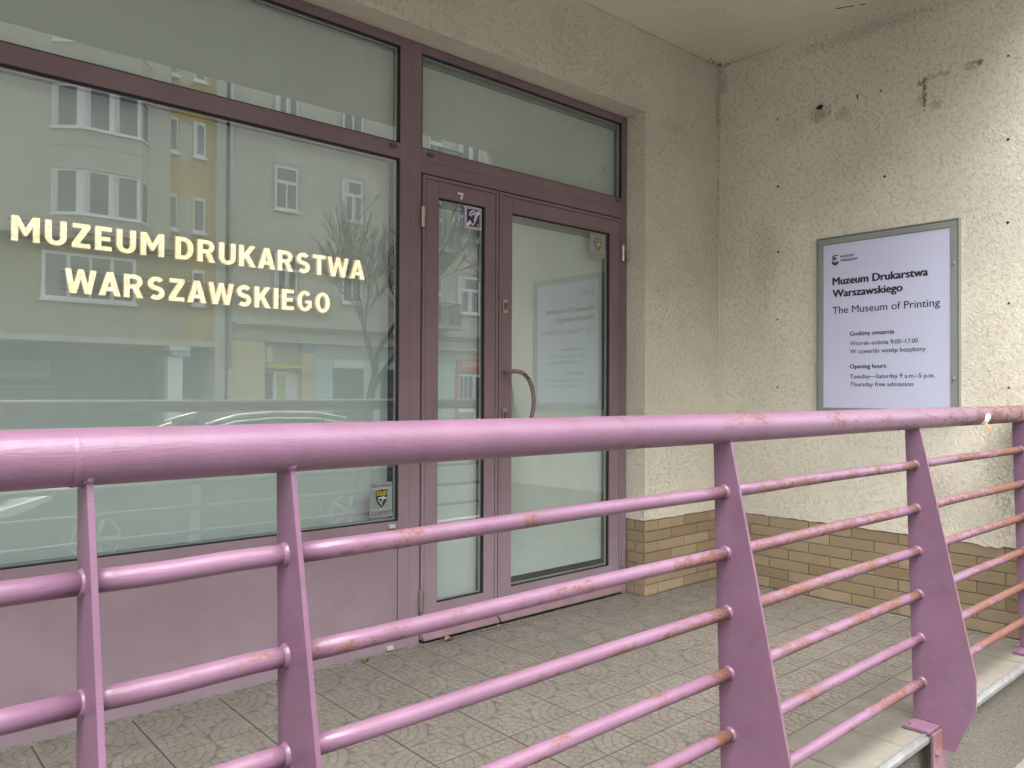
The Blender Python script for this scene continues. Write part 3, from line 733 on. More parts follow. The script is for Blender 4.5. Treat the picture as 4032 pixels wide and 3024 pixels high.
# ------------------------------------------------------------------ information sign on the side wall
sg = thing('information_sign', (XB, 1.79, 1.03), 'grey framed museum information board with lilac panel on cream wall', 'sign')
SY0, SY1, SZ0, SZ1 = 1.420, 2.159, 1.032, 2.023
xo = XB-0.024
box('sign_back', 'signback', sg, XB-0.016, XB-0.0015, SY0+0.006, SY1-0.006, SZ0+0.006, SZ1-0.006)
fr = MB(); e = 0.0065
for a, b, c, dd in [(SY0, SY1, SZ0, SZ0+e), (SY0, SY1, SZ1-e, SZ1), (SY0, SY0+e, SZ0+e, SZ1-e), (SY1-e, SY1, SZ0+e, SZ1-e)]: fr.box(xo, XB-0.0012, a, b, c, dd)
fr.build('outer_frame', 'signframe', sg, bevel=0.0012)
fr = MB(); e2, w = 0.0095, 0.031
for a, b, c, dd in [(SY0+e2, SY1-e2, SZ0+e2, SZ0+e2+w), (SY0+e2, SY1-e2, SZ1-e2-w, SZ1-e2), (SY0+e2, SY0+e2+w, SZ0+e2+w, SZ1-e2-w), (SY1-e2-w, SY1-e2, SZ0+e2+w, SZ1-e2-w)]: fr.box(xo+0.002, XB-0.0155, a, b, c, dd)
fr.build('hinged_frame', 'signframe', sg, bevel=0.001)
XS = XB-0.0175
IY0, IY1, IZ0, IZ1 = SY0+0.0425, SY1-0.0375, SZ0+0.0415, SZ1-0.0425
box('board', 'board', sg, XS, XB-0.0162, IY0, IY1, IZ0, IZ1)
for (y, z) in [(1.447, 1.801), (1.447, 1.229), (2.134, 1.801), (2.134, 1.229)]:
    if y < 2: MB().tube([(xo+0.001, y, z), (xo-0.003, y, z), (xo-0.0045, y, z)], [0.0085, 0.0085, 0.005], 14).build('screw', 'steel', sg, smooth=False)
def wallB(me, y, z, x=XS-0.0006): return place(me, lambda a, b, c: (x-c, y-a, z+b))
lines = [('MUZEUM', 2.023, 1.9005, 0.0125, 1.950, 0.035), ('WARSZAWY', 2.023, 1.879, 0.0125, 1.925, 0.035),
         ('Muzeum Drukarstwa', 2.068, 1.754, 0.0400, 1.566, 0.045), ('Warszawskiego', 2.068, 1.686, 0.0400, 1.691, 0.045), ('The Museum of Printing', 2.068, 1.594, 0.0385, 1.511, 0.008),
         ('Godziny otwarcia', 1.970, 1.4675, 0.0222, 1.734, 0.03), ('Wtorek\u2013sobota 9:00\u201317:00', 1.970, 1.4145, 0.0222, 1.616, 0.011), ('W czwartki wst\u0119p bezp\u0142atny', 1.970, 1.371, 0.0222, 1.578, 0.011),
         ('Opening hours', 1.970, 1.289, 0.0222, 1.776, 0.03), ('Tuesday\u2014Saturday 9 a.m.\u20135 p.m.', 1.970, 1.235, 0.0222, 1.535, 0.011), ('Thursday free admission', 1.970, 1.1918, 0.0222, 1.640, 0.011)]
for s, y0, z, cap_, y1, wt in lines:
    link('text_line', wallB(text_mesh(s, 'text_line', cap_, y0-y1, wt), y0, z), 'ink', sg)
# emblem: helmet bar, wing, ring and round base
em = MB(); ex = XS-0.0006
def E2(poly): em.add([(ex, 2.0705-a*0.036, 1.862+b*0.055) for a, b in poly], [tuple(range(len(poly)))])
E2([(0.05, 1.0), (1.0, 1.05), (0.9, 0.94), (0.18, 0.89), (0.18, 0.80), (0.55, 0.82), (0.85, 0.66), (0.55, 0.64), (0.10, 0.62)])
def ring_pts(cx, cy, r0, r1, a0, a1, n=18):
    for i in range(n):
        t0, t1 = R(a0+(a1-a0)*i/n), R(a0+(a1-a0)*(i+1)/n)
        E2([(cx+r0*math.cos(t0), cy+r0*0.66*math.sin(t0)), (cx+r1*math.cos(t0), cy+r1*0.66*math.sin(t0)), (cx+r1*math.cos(t1), cy+r1*0.66*math.sin(t1)), (cx+r0*math.cos(t1), cy+r0*0.66*math.sin(t1))])
ring_pts(0.27, 0.46, 0.20, 0.31, 0, 360)
ring_pts(0.52, 0.34, 0.16, 0.52, 172, 372)
link('emblem', em.mesh('emblem'), 'ink', sg)

# ------------------------------------------------------------------ lit lettering behind the window
ll = thing('illuminated_lettering', (1.1, YF+0.05, 1.48), 'glowing warm white letters spelling two lines behind the big window', 'sign')
TH = 0.205
def arcp(cx, cy, rx, ry_, a0, a1, n): return [(cx+rx*math.cos(R(a0+(a1-a0)*i/n)), cy+ry_*math.sin(R(a0+(a1-a0)*i/n))) for i in range(n+1)]
def band(outer, inner): return [[outer[i], outer[i+1], inner[i+1], inner[i]] for i in range(len(outer)-1)]
def glyph(ch):
    """heavy grotesque capitals, cap height 1: returns (width, list of pieces that butt against each other)"""
    t = TH
    if ch == 'I': return t, [[(0, 0), (t, 0), (t, 1), (0, 1)]]
    if ch == 'E': w = .56; return w, [[(0, 0), (w, 0), (w, .18), (t, .18), (t, .41), (.51, .41), (.51, .585), (t, .585), (t, .82), (w, .82), (w, 1), (0, 1)]]
    if ch == 'T': w = .62; return w, [[(.5*w-t/2, 0), (.5*w+t/2, 0), (.5*w+t/2, .815), (w, .815), (w, 1), (0, 1), (0, .815), (.5*w-t/2, .815)]]
    if ch == 'Z': w = .60; return w, [[(0, 0), (w, 0), (w, .18), (.255, .18), (w, .83), (w, 1), (.02, 1), (.02, .82), (.345, .82), (0, .17)]]
    if ch == 'M': w = .86; return w, [[(0, 0), (t, 0), (t, .62), (.385, .23), (.475, .23), (w-t, .62), (w-t, 0), (w, 0), (w, 1), (w-.215, 1), (.43, .53), (.215, 1), (0, 1)]]
    if ch == 'W': w = 1.06; return w, [[(.18, 0), (.39, 0), (.53, .60), (.67, 0), (.88, 0), (w, 1), (.855, 1), (.765, .38), (.62, 1), (.44, 1), (.295, .38), (.205, 1), (0, 1)]]
    if ch == 'A': w = .76; return w, [[(0, 0), (.215, 0), (.27, .20), (.318, .375), (.38, .66), (.38, 1), (.265, 1)], [(w, 0), (.495, 1), (.38, 1), (.38, .66), (.442, .375), (.49, .20), (.545, 0)], [(.27, .20), (.49, .20), (.442, .375), (.318, .375)]]
    if ch == 'K': w = .72; return w, [[(0, 0), (t, 0), (t, .31), (.275, .40), (.475, 0), (w, 0), (.425, .565), (w-.015, 1), (.465, 1), (t, .60), (t, 1), (0, 1)]]
    if ch == 'U':
        w = .68; o = arcp(.34, .33, .34, .34, 180, 360, 14); i = arcp(.34, .33, .34-t, .155, 180, 360, 14)
        return w, band(o, i)+[[(0, .33), (t, .33), (t, 1), (0, 1)], [(w-t, .33), (w, .33), (w, 1), (w-t, 1)]]
    if ch == 'D':
        w = .69; o = arcp(.33, .5, w-.33, .5, -90, 90, 16); i = arcp(.31, .5, w-.31-t, .32, -90, 90, 16)
        return w, band(o, i)+[[(0, 0), (.33, 0), (.31, .18), (t, .18), (t, .82), (.31, .82), (.33, 1), (0, 1)]]
    if ch == 'O':
        w = .72; o = arcp(.36, .5, .36, .515, 0, 360, 28); i = arcp(.36, .5, .36-t, .335, 0, 360, 28); return w, band(o, i)
    if ch == 'R':
        w = .70; o = arcp(.37, .70, .30, .30, -90, 90, 14); i = arcp(.35, .70, .125, .125, -90, 90, 14)
        return w, band(o, i)+[[(0, 0), (t, 0), (t, .395), (.32, .395), (.37, .40), (.35, .575), (t, .575), (t, .825), (.35, .825), (.37, 1), (0, 1)], [(.32, .395), (.475, 0), (w, 0), (.53, .43), (.37, .40)]]
    if ch == 'G':
        w = .71; o = arcp(.36, .5, .36, .515, 42, 318, 24); i = arcp(.36, .5, .36-t, .335, 48, 316, 24)
        return w, band(o, i)+[[i[-1], o[-1], (w-.02, .20), (w-.02, .545), (.40, .545), (.40, .385), (.52, .385), (.52, .25)]]
    if ch == 'S':
        w = .63; cl = []
        for k in range(25):
            f = k/24; a = 35+f*250
            cl.append((.315+.225*math.cos(R(a)), .715+.185*math.sin(R(a))) if a <= 235 else None)
        c1 = [(.315+.215*math.cos(R(a)), .705+.205*math.sin(R(a))) for a in range(32, 246, 12)]
        c2 = [(.315+.215*math.cos(R(a)), .295+.205*math.sin(R(a))) for a in range(66, -150, -12)]
        pts_ = c1+c2; hw = .098; L_, R_ = [], []
        for k in range(len(pts_)):
            p, q = pts_[max(k-1, 0)], pts_[min(k+1, len(pts_)-1)]
            dx, dy = q[0]-p[0], q[1]-p[1]; ln = math.hypot(dx, dy)
            L_.append((pts_[k][0]-dy/ln*hw, pts_[k][1]+dx/ln*hw)); R_.append((pts_[k][0]+dy/ln*hw, pts_[k][1]-dx/ln*hw))
        return w, band(L_, R_)
def led_row(s, x0, x1, zb, capz, y):
    k = y/YF
    x0, x1, zb, capz = x0*k, x1*k, 1.15+(zb-1.15)*k, capz*k
    tot = 0; its = []
    close = {'A': -.05, 'T': -.03, 'W': -.035, 'K': -.02}
    for i, ch in enumerate(s):
        if ch == ' ': its.append((None, .26)); tot += .26; continue
        w, pcs = glyph(ch); gap = .165+close.get(ch, 0)+(close.get(s[i+1], 0) if i+1 < len(s) else 0)
        if i+1 == len(s): gap = 0
        its.append((pcs, w+gap)); tot += w+gap
    kx = (x1-x0)/tot; x = x0
    for pcs, adv in its:
        if pcs:
            mb = MB()
            for p in pcs: mb.add([(x+a*kx, y, zb+b*capz) for a, b in p], [tuple(range(len(p)))])
            me = bpy.data.meshes.new('letter'); me.from_pydata(mb.v, [], mb.f)
            bm = bmesh.new(); bm.from_mesh(me); bmesh.ops.remove_doubles(bm, verts=bm.verts, dist=0.0004)
            bmesh.ops.recalc_face_normals(bm, faces=bm.faces)
            for f in bm.faces:
                if f.normal.y > 0: f.normal_flip()
            ret = bmesh.ops.extrude_face_region(bm, geom=bm.faces[:], use_keep_orig=True)
            bmesh.ops.translate(bm, verts=[q for q in ret['geom'] if isinstance(q, bmesh.types.BMVert)], vec=(0, 0.016, 0))
            bm.to_mesh(me); bm.free(); link('letter', me, 'led', ll)
        x += adv*kx
    for dz in (0.14, 0.86):
        MB().tube([(x0-0.01, y+0.012, zb+capz*dz), (x1+0.01, y+0.012, zb+capz*dz)], 0.0011, 6).build('support_wire', 'wire', ll)
led_row('MUZEUM DRUKARSTWA', 0.444, 1.744, 1.634, 0.082, YF+0.045)
led_row('WARSZAWSKIEGO', 0.598, 1.579, 1.479, 0.082, YF+0.045)

# ------------------------------------------------------------------ stickers
def facade(me, x, z, y): return place(me, lambda a, b, c: (x+a, y-c, z+b))
def flat(poly, y): return MB().add([(p, y, q) for p, q in poly], [tuple(range(len(poly)))])
def security(label, x0, x1, z0, z1, head, faded):
    t = thing('security_sticker', ((x0+x1)/2, YF+0.02, z0), label, 'sticker')
    y = YF+0.0195; W, H = x1-x0, z1-z0
    P = lambda a, b: (x0+a*W, z0+b*H)
    MB().prism([P(0, 0), P(1, 0.02), P(1, 0.99), P(.8, 1.0), P(.4, .985), P(.15, 1.0), P(0, .98)], XZ, y, y+0.0006).build('sticker_base', 'stickgrey', t)
    sh = [(.24, .76), (.5, .795), (.78, .775), (.775, .56), (.72, .43), (.63, .35), (.51, .27), (.38, .36), (.29, .46), (.245, .58)]
    flat([P(.5+(a-.5)*1.055, .53+(b-.53)*1.04) for a, b in sh], y-0.0003).build('shield_border', 'yellow', t)
    flat([P(a, b) for a, b in sh], y-0.0006).build('shield', 'black', t)
    link('shield_text', facade(text_mesh('SOLID', 'shield_text', 0.115*H, 0.44*W, 0.03), x0+.29*W, z0+.625*H, y-0.0009), 'yellow', t)
    eg = MB()
    for poly in [[(.33, .565), (.50, .578), (.61, .588), (.66, .57), (.73, .565), (.735, .535), (.715, .515), (.70, .54), (.62, .545), (.52, .535), (.40, .545)],
                 [(.70, .53), (.60, .50), (.54, .43), (.52, .33), (.50, .36), (.515, .45), (.56, .515), (.64, .545)],
                 [(.34, .50), (.40, .515), (.44, .50), (.38, .488)], [(.37, .45), (.42, .475), (.455, .465), (.42, .438)], [(.43, .395), (.47, .435), (.485, .425), (.46, .385)]]:
        eg.add([(P(a, b)[0], y-0.0009, P(a, b)[1]) for a, b in poly], [tuple(range(len(poly)))])
    eg.build('shield_emblem', 'white', t)
    link('sticker_text', facade(text_mesh(head, 'sticker_text', 0.055*H, 0.80*W, 0.02), x0+.12*W, z0+.87*H, y-0.0005), 'red', t)
    link('sticker_text', facade(text_mesh('0-22 668 60 06', 'sticker_text', 0.062*H, 0.86*W, 0.015), x0+.08*W, z0+.125*H, y-0.0005), 'red', t)
    flat([P(.07, .075), P(.93, .085), P(.93, .092), P(.07, .083)], y-0.0005).build('sticker_line', 'black', t)
security('grey security sticker with black shield in lower corner of the big window', 1.788, 1.903, 0.596, 0.752, 'OBIEKT CHRONIONY', False)
security('grey security sticker with black shield in upper corner of the wide door', 3.187, 3.312, 1.908, 2.050, 'SYSTEM ALARMOWY', True)
t = thing('hearing_loop_sticker', (2.352, YF+0.016, 1.94), 'dark blue and white hearing loop ear sticker on the narrow door', 'sticker')
y = YF+0.0162; x0, z0, W, H = 2.3005, 1.9425, 0.1035, 0.1075
def rr_poly(a0, b0, a1, b1, rad, n=5):
    out = []
    for (cx, cy, s) in [(a1-rad, b0+rad, -90), (a1-rad, b1-rad, 0), (a0+rad, b1-rad, 90), (a0+rad, b0+rad, 180)]:
        for i in range(n+1): q = R(s+90*i/n); out.append((cx+rad*math.cos(q), cy+rad*math.sin(q)))
    return out
S = lambda pl_: [(x0+a*W, z0+b*H) for a, b in pl_]
MB().prism(S([(0.03, 0), (1, 0), (1, 1), (0, 1)]), XZ, y-0.0006, y).build('sticker_base', 'white', t)
flat(S(rr_poly(.055, .045, .955, .955, .09)), y-0.0009).build('sticker_border', 'navy', t)
flat(S(rr_poly(.085, .075, .925, .925, .07)), y-0.0012).build('sticker_border', 'white', t)
flat(S(rr_poly(.115, .105, .895, .895, .05)), y-0.0015).build('sticker_field', 'navy', t)
e_ = MB()
def arc(cx, cy, rx, ry_, a0, a1, w, n=16):
    for i in range(n):
        p0, p1 = R(a0+(a1-a0)*i/n), R(a0+(a1-a0)*(i+1)/n)
        q = []
        for (p_, s) in [(p0, -1), (p0, 1), (p1, 1), (p1, -1)]: q.append((cx+(rx+s*w)*math.cos(p_), cy+(ry_+s*w)*math.sin(p_)))
        e_.add([(x0+a*W, y-0.0018, z0+b*H) for a, b in q], [(0, 1, 2, 3)])
def seg(a, b, w):
    dx, dy = b[0]-a[0], b[1]-a[1]; ln = math.hypot(dx, dy); nx_, ny_ = -dy/ln*w, dx/ln*w
    e_.add([(x0+p*W, y-0.0018, z0+q*H) for p, q in [(a[0]-nx_, a[1]-ny_), (b[0]-nx_, b[1]-ny_), (b[0]+nx_, b[1]+ny_), (a[0]+nx_, a[1]+ny_)]], [(0, 1, 2, 3)])
arc(.50, .60, .215, .21, 185, -25, .030); seg((.695, .51), (.545, .26), .030); arc(.47, .285, .08, .075, 330, 215, .030)
arc(.51, .585, .115, .11, 195, -35, .026); seg((.615, .525), (.55, .41), .026)
seg((.13, .12), (.36, .34), .075); seg((.70, .66), (.86, .83), .075)
e_.build('ear_symbol', 'white', t)
link('sticker_letter', facade(text_mesh('T', 'sticker_letter', 0.105*H, None, 0.02), x0+.735*W, z0+.135*H, y-0.0018), 'white', t)

# ------------------------------------------------------------------ dry leaves on the tiles
def dry_leaf(label, x, y, rot, L):
    vs_, fs_ = [], []
    n = 8
    for i in range(n+1):
        a = i/n; w = 0.3*L*math.sin(math.pi*min(1, a*1.02))**0.8*(1+0.25*math.sin(9*a)); h = 0.006+0.012*math.sin(3*a)
        for s in (-1, 0, 1):
            px_, py_ = (a-.5)*L, s*w
            vs_.append((x+px_*math.cos(rot)-py_*math.sin(rot), y+px_*math.sin(rot)+py_*math.cos(rot), 0.003+h*abs(s)+0.003*math.sin(5*a)))
        if i:
            k = 3*i; fs_ += [(k-3, k, k+1, k-2), (k-2, k+1, k+2, k-1)]
    o = MB().add(vs_, fs_).build('dry_leaf', 'leaf'); md = o.modifiers.new('thickness', 'SOLIDIFY'); md.thickness = 0.0006
    return tag(o, label, 'leaf', 'dry leaves at the foot of the shopfront')
dry_leaf('curled dry brown leaf on the tiles under the narrow door', 2.175, YF-0.045, 0.15, 0.055)
dry_leaf('small dry leaf on the tiles below the window panel', 1.74, YF-0.04, 0.4, 0.035)


# ================================================================== the street behind the viewer (seen mirrored in the glass)
MAT['obeige'] = plain('cream beige render', (0.50, 0.475, 0.395), 0.9, 0, 0.06, 0.7, 0.003)
MAT['oyellow'] = plain('ochre yellow render', (0.52, 0.365, 0.115), 0.9, 0, 0.06, 0.7, 0.003)
MAT['oolive'] = plain('mustard plank cladding', (0.36, 0.31, 0.175), 0.85, 0, 0.08, 0.7)
MAT['oold'] = plain('old grey beige plaster', (0.52, 0.49, 0.41), 0.92, 0, 0.10, 0.9, 0.004)
MAT['ocorn'] = plain('grey stone cornice', (0.40, 0.38, 0.335), 0.9, 0, 0.1, 2)
MAT['ocream'] = plain('pale cream shop wall', (0.62, 0.53, 0.30), 0.85, 0, 0.05, 1)
MAT['opink'] = plain('salmon pilaster', (0.60, 0.45, 0.30), 0.85, 0, 0.05, 1)
MAT['oteal'] = plain('pale teal shop wall', (0.46, 0.58, 0.57), 0.8, 0, 0.05, 1)
MAT['owhite'] = plain('white window frame', (0.80, 0.81, 0.81), 0.5, 0, 0.02)
MAT['odark'] = plain('dark garage interior', (0.055, 0.06, 0.055), 0.9, 0, 0.3, 1)
MAT['oblue'] = plain('dull blue sign', (0.10, 0.17, 0.30), 0.6)
MAT['ored'] = plain('red shop sign', (0.50, 0.09, 0.07), 0.6, 0, 0.05)
MAT['ogreen'] = plain('lime green poster', (0.42, 0.50, 0.14), 0.6)
MAT['ogutter'] = plain('zinc downpipe', (0.42, 0.47, 0.49), 0.5, 0.4)
MAT['bark'] = plain('grey brown bark', (0.085, 0.07, 0.055), 0.9, 0, 0.3, 20, 0.01)
MAT['oroof'] = plain('brown roof tiles', (0.16, 0.08, 0.055), 0.9, 0, 0.2, 3)
MAT['curtain'] = plain('white net curtain', (0.62, 0.63, 0.62), 0.9, 0, 0.06, 3)
def opane():
    t = NT('house window pane'); c = t.coord()
    n = t.noise(c, 0.8, 3)
    return t.bsdf(t.mix(t.ramp(n, .4, .6), (0.03, 0.036, 0.036), (0.075, 0.085, 0.08)), 0.04, 0, None, 0.9)
MAT['opane'] = opane()
K = 30.0/26.0; YO = -24.07
OX = lambda x: x*K
OZ = lambda z: 1.15+(z-1.15)*K
def obox(name, mat, par, x0, x1, z0, z1, y0, y1, bev=0): return box(name, mat, par, x0, x1, y0, y1, z0, z1, bev)

def sash(par, x0, x1, z0, z1, y, layout, name='window', curtain=False):
    """white framed window; layout: list of (x0,x1,z0,z1) panes in 0..1"""
    w = MB().box(x0, x1, y, y+0.05, z0, z1).build(name, 'owhite', par)
    pm = MB(); W, H = x1-x0, z1-z0
    for (a, b, c, e) in layout: pm.box(x0+a*W, x0+b*W, y+0.051, y+0.054, z0+c*H, z0+e*H)
    pm.build('pane', 'opane', w)
    if curtain:
        cm = MB()
        for (a, b, c, e) in layout: cm.box(x0+(a+0.005)*W, x0+(a+(b-a)*0.28)*W, y+0.0545, y+0.0555, z0+(c+.01)*H, z0+(e-.01)*H)
        cm.build('curtain', 'curtain', w)
    MB().box(x0-0.06, x1+0.06, y-0.02, y+0.16, z0-0.09, z0-0.002).build('sill', 'owhite', w)
    return w
def head(par, x0, x1, z0, z1, y): MB().box(x0-0.12, x1+0.12, y, y+0.012, z0-0.02, z1+0.12).build('window_surround', 'ocorn', par)
T3 = [(.08, .46, .05, .60), (.54, .92, .05, .60), (.08, .92, .68, .95)]
T1 = [(.12, .88, .08, .92)]
T4 = [(.04, .25, .06, .94), (.29, .485, .06, .94), (.515, .71, .06, .94), (.75, .96, .06, .94)]

ab = thing('apartment_block', (4.0, YO, ZG), 'beige and ochre apartment block with bay windows, mirrored in the big window', 'building')
XC = 9.52
TOPZ = 20.0
w_ = MB().box(-34, XC, YO-9, YO, OZ(5.72), TOPZ).build('upper_wall', 'obeige', ab)
MB().box(XC+0.001, 11.24, YO-9, YO-0.35, OZ(2.78), TOPZ).build('ochre_wall', 'oyellow', ab)
MB().box(11.241, 11.62, YO-9, YO-0.05, ZG, TOPZ).build('pilaster', 'obeige', ab)
bnd = MB().box(-34, XC+0.6, YO-9, YO-0.12, OZ(2.78), OZ(5.719)).build('plank_band', 'oolive', ab)
pk = MB().box(-34, XC+0.601, YO-0.1199, YO-0.112, OZ(2.80), OZ(2.805))
for k in range(14):
    z = OZ(2.85)+k*0.24
    MB().box(-34, XC+0.602, YO-0.1195, YO-0.104, z+0.008, min(z+0.236, OZ(5.71))).build('plank', 'oolive', bnd)
MB().box(-34, 11.24, YO-0.6, YO-0.06, OZ(2.61), OZ(2.779)).build('beam', 'obeige', ab)
MB().box(-34, XC, YO-0.001, YO+0.45, OZ(5.62), OZ(5.80)).build('ledge', 'obeige', ab)
MB().box(-34, 11.2, YO-8, YO-7.5, ZG, OZ(2.609)).build('garage_back', 'odark', ab)
MB().box(-34, 11.2, YO-7.4, YO-0.61, OZ(2.55), OZ(2.609)).build('garage_ceiling', 'odark', ab)
for k in range(4):
    z = OZ(1.25)+k*0.36; MB().box(1.0, 7.2-k*0.15, YO-7.2, YO-7.0, z, z+0.07).build('garage_slat', 'ocorn', ab)
MB().box(0.6, 7.0, YO-7.3, YO-7.1, OZ(1.6), OZ(2.25)).build('garage_wall_panel', 'oold', ab)
cl = MB().box(OX(8.30), OX(8.76), YO-0.7, YO-0.25, ZG, OZ(2.28)).build('column', 'owhite', ab, bevel=0.02)
MB().box(OX(8.30), OX(8.95), YO-0.7, YO-0.10, OZ(2.48), OZ(2.609)).build('column_cap', 'owhite', cl)
sb = MB().box(OX(8.31), OX(8.95), YO-0.7, YO-0.09, OZ(2.27), OZ(2.479)).build('address_plate', 'oblue', ab)
link('address_text', place(text_mesh('22/24/26', 'address_text', 0.13, 0.62), lambda a, b, c: (OX(8.93)-a, YO-0.086+c, OZ(2.30)+b)), 'owhite', sb)
MB().box(OX(9.80), OX(9.93), YO-6, YO-0.7, ZG, OZ(2.6)).build('garage_side_wall', 'owhite', ab)
for xx in (-6.5, -14.5):
    MB().box(xx, xx+0.55, YO-0.7, YO-0.25, ZG, OZ(2.609)).build('column', 'owhite', ab)
# bay windows
def bay(x0, z0, z1, zlow):
    P0, P1, P2, P3 = (x0, YO), (x0+0.82, YO+0.62), (x0+2.72, YO+0.62), (x0+3.18, YO)
    fr_ = [P0, P1, P2, P3]
    b = MB().prism(fr_, XY, zlow, z0-0.05).build('bay_window', 'obeige', ab)
    MB().prism(fr_, XY, z1+0.12, z1+0.885).build('bay_lintel', 'obeige', b)
    MB().prism([(x0+0.02, YO-0.02), (x0+0.84, YO+0.56), (x0+2.70, YO+0.56), (x0+3.14, YO-0.02)], XY, z0-0.04, z1+0.119).build('bay_frame', 'owhite', b)
    MB().prism([(x0-0.06, YO+0.02), (x0+0.80, YO+0.70), (x0+2.76, YO+0.70), (x0+3.26, YO+0.02)], XY, z0-0.085, z0-0.041).build('bay_sill', 'owhite', b)
    def pn(A, B_, f0, f1, off=0.012):
        ax, ay = A; bx_, by = B_; dx, dy = bx_-ax, by-ay; ln = math.hypot(dx, dy); nx_, ny_ = -dy/ln, dx/ln
        q0 = (ax+dx*f0+nx_*off, ay+dy*f0+ny_*off); q1 = (ax+dx*f1+nx_*off, ay+dy*f1+ny_*off)
        return q0, q1
    A = [(x0+0.02, YO-0.02), (x0+0.84, YO+0.56), (x0+2.70, YO+0.56), (x0+3.14, YO-0.02)]
    for (p, q, f0, f1) in [(A[0], A[1], .10, .82), (A[1], A[2], .06, .45), (A[1], A[2], .55, .94), (A[2], A[3], .12, .88)]:
        a, c = pn(p, q, f0, f1)
        zz0, zz1 = z0+0.06, z1+0.03
        m_ = MB().add([(a[0], a[1], zz0), (c[0], c[1], zz0), (c[0], c[1], zz1), (a[0], a[1], zz1)], [(0, 1, 2, 3)]).build('pane', 'opane', b)
        e_x = a[0]+(c[0]-a[0])*0.2; e_y = a[1]+(c[1]-a[1])*0.2
        MB().add([(a[0], a[1]+.008, zz0), (e_x, e_y+.008, zz0), (e_x, e_y+.008, zz1), (a[0], a[1]+.008, zz1)], [(0, 1, 2, 3)]).build('curtain', 'curtain', b)
for bx0 in (OX(4.86), OX(4.86)-9.2):
    bay(bx0, OZ(6.36), OZ(7.58), OZ(5.80)); bay(bx0, OZ(8.90), OZ(10.07), OZ(8.36)); bay(bx0, OZ(11.44), OZ(12.6), OZ(10.86)); bay(bx0, OZ(13.98), OZ(15.14), OZ(13.4))
    sash(ab, OX(4.68) + (bx0-OX(4.86)), OX(7.26) + (bx0-OX(4.86)), OZ(3.86), OZ(5.25), YO-0.10, T4)
for fl in range(5):
    dz = (fl-1)*2.52
    z0, z1 = OZ(6.40+dz), OZ(7.56+dz)
    if fl == 0: z0, z1 = OZ(4.0), OZ(5.15)
    sash(ab, XC+0.05, XC+0.34, z0, z1, YO-0.345, T1); sash(ab, OX(9.06), OX(9.44), z0, z1, YO-0.345, T1, curtain=fl == 2)
    if fl: MB().box(XC+0.42, OX(9.02), YO-0.349, YO-0.338, z0-0.25, z1-0.1).build('cream_panel', 'obeige', ab)
MB().prism([(YO+0.6, TOPZ), (YO-9.5, TOPZ), (YO-5, TOPZ+2.0)], YZ, -34.5, 11.6).build('roof', 'oroof', ab)
dp_ = thing('downpipe', (11.78, YO, ZG), 'grey zinc downpipe between the two buildings mirrored in the big window', 'downpipe')
MB().tube([(11.78, YO+0.06, ZG), (11.78, YO+0.06, OZ(1.9))], 0.085, 14).build('cast_iron_base', 'ocorn', dp_, smooth=True)
pp_ = MB().tube([(11.78, YO+0.06, OZ(1.9)+0.002), (11.78, YO+0.06, TOPZ-1.5)], 0.07, 14).build('pipe', 'ogutter', dp_, smooth=True)
for k in range(6): MB().tube([(11.78, YO+0.06, 3+k*2.6), (11.78, YO+0.06, 3.05+k*2.6)], 0.085, 14).build('clamp', 'ocorn', dp_)

tb = thing('tenement_house', (18.0, YO, ZG), 'old grey beige tenement house with shops at street level, mirrored in the glass', 'building')
XR0, XR1 = 11.92, 46.0
MB().box(XR0, XR1, YO-9, YO-0.15, OZ(2.95), 19.0).build('wall', 'oold', tb)
MB().box(XR0, XR1, YO-0.149, YO+0.18, OZ(3.42), OZ(3.52)).build('cornice', 'ocorn', tb, bevel=0.02)
MB().box(XR0, XR1, YO-0.149, YO+0.06, OZ(3.33), OZ(3.41)).build('cornice', 'ocorn', tb, bevel=0.01)
MB().box(XR0, XR1, YO-0.149, YO-0.04, OZ(2.94), OZ(3.10)).build('string_course', 'ocorn', tb)
MB().box(XR0+1.4, XR1, YO-0.149, YO+0.10, OZ(2.905), OZ(2.925)).build('ledge_strip', 'owhite', tb)
cols = [(OX(11.82), OX(12.67)), (OX(14.48), OX(15.32)), (OX(19.94), OX(21.1)), (27.6, 28.7), (31.5, 32.6), (35.5, 36.6), (39.5, 40.6)]
for fl in range(4):
    z0 = OZ(4.50)+fl*3.575
    for i, (a, b) in enumerate(cols):
        MB().box(a-0.14, b+0.14, YO-0.1495, YO-0.135, z0-0.02, z0+1.95).build('window_surround', 'ocorn', tb)
        sash(tb, a, b, z0, z0+1.78, YO-0.13, T3, curtain=(i+fl) % 2 == 0)
for fl in range(3):
    z0 = OZ(3.84)+fl*3.575
    bl = MB().box(OX(18.2), OX(19.45), YO-0.149, YO+0.95, z0-0.16, z0).build('balcony', 'ocorn', tb)
    rb = MB().box(OX(18.2), OX(19.45), YO+0.90, YO+0.94, z0+0.98, z0+1.03)
    for k in range(12): 
        x = OX(18.22)+k*(OX(19.43)-OX(18.22))/11; rb.box(x-0.012, x+0.012, YO+0.91, YO+0.934, z0+0.001, z0+0.979)
    for k in range(8): y_ = YO-0.1+k*0.13; rb.box(OX(19.45)-0.03, OX(19.45), y_, y_+0.022, z0+0.001, z0+0.979)
    rb.box(OX(19.45)-0.035, OX(19.45), YO-0.148, YO+0.899, z0+0.98, z0+1.03)
    rb.build('balcony_rail', 'gasket', bl)
    sash(tb, OX(18.4), OX(19.1), z0+0.05, z0+2.4, YO-0.13, T3, 'balcony_door')
MB().prism([(YO+0.4, 19.0), (YO-9.5, 19.0), (YO-5, 21.0)], YZ, XR0, XR1).build('roof', 'oroof', tb)
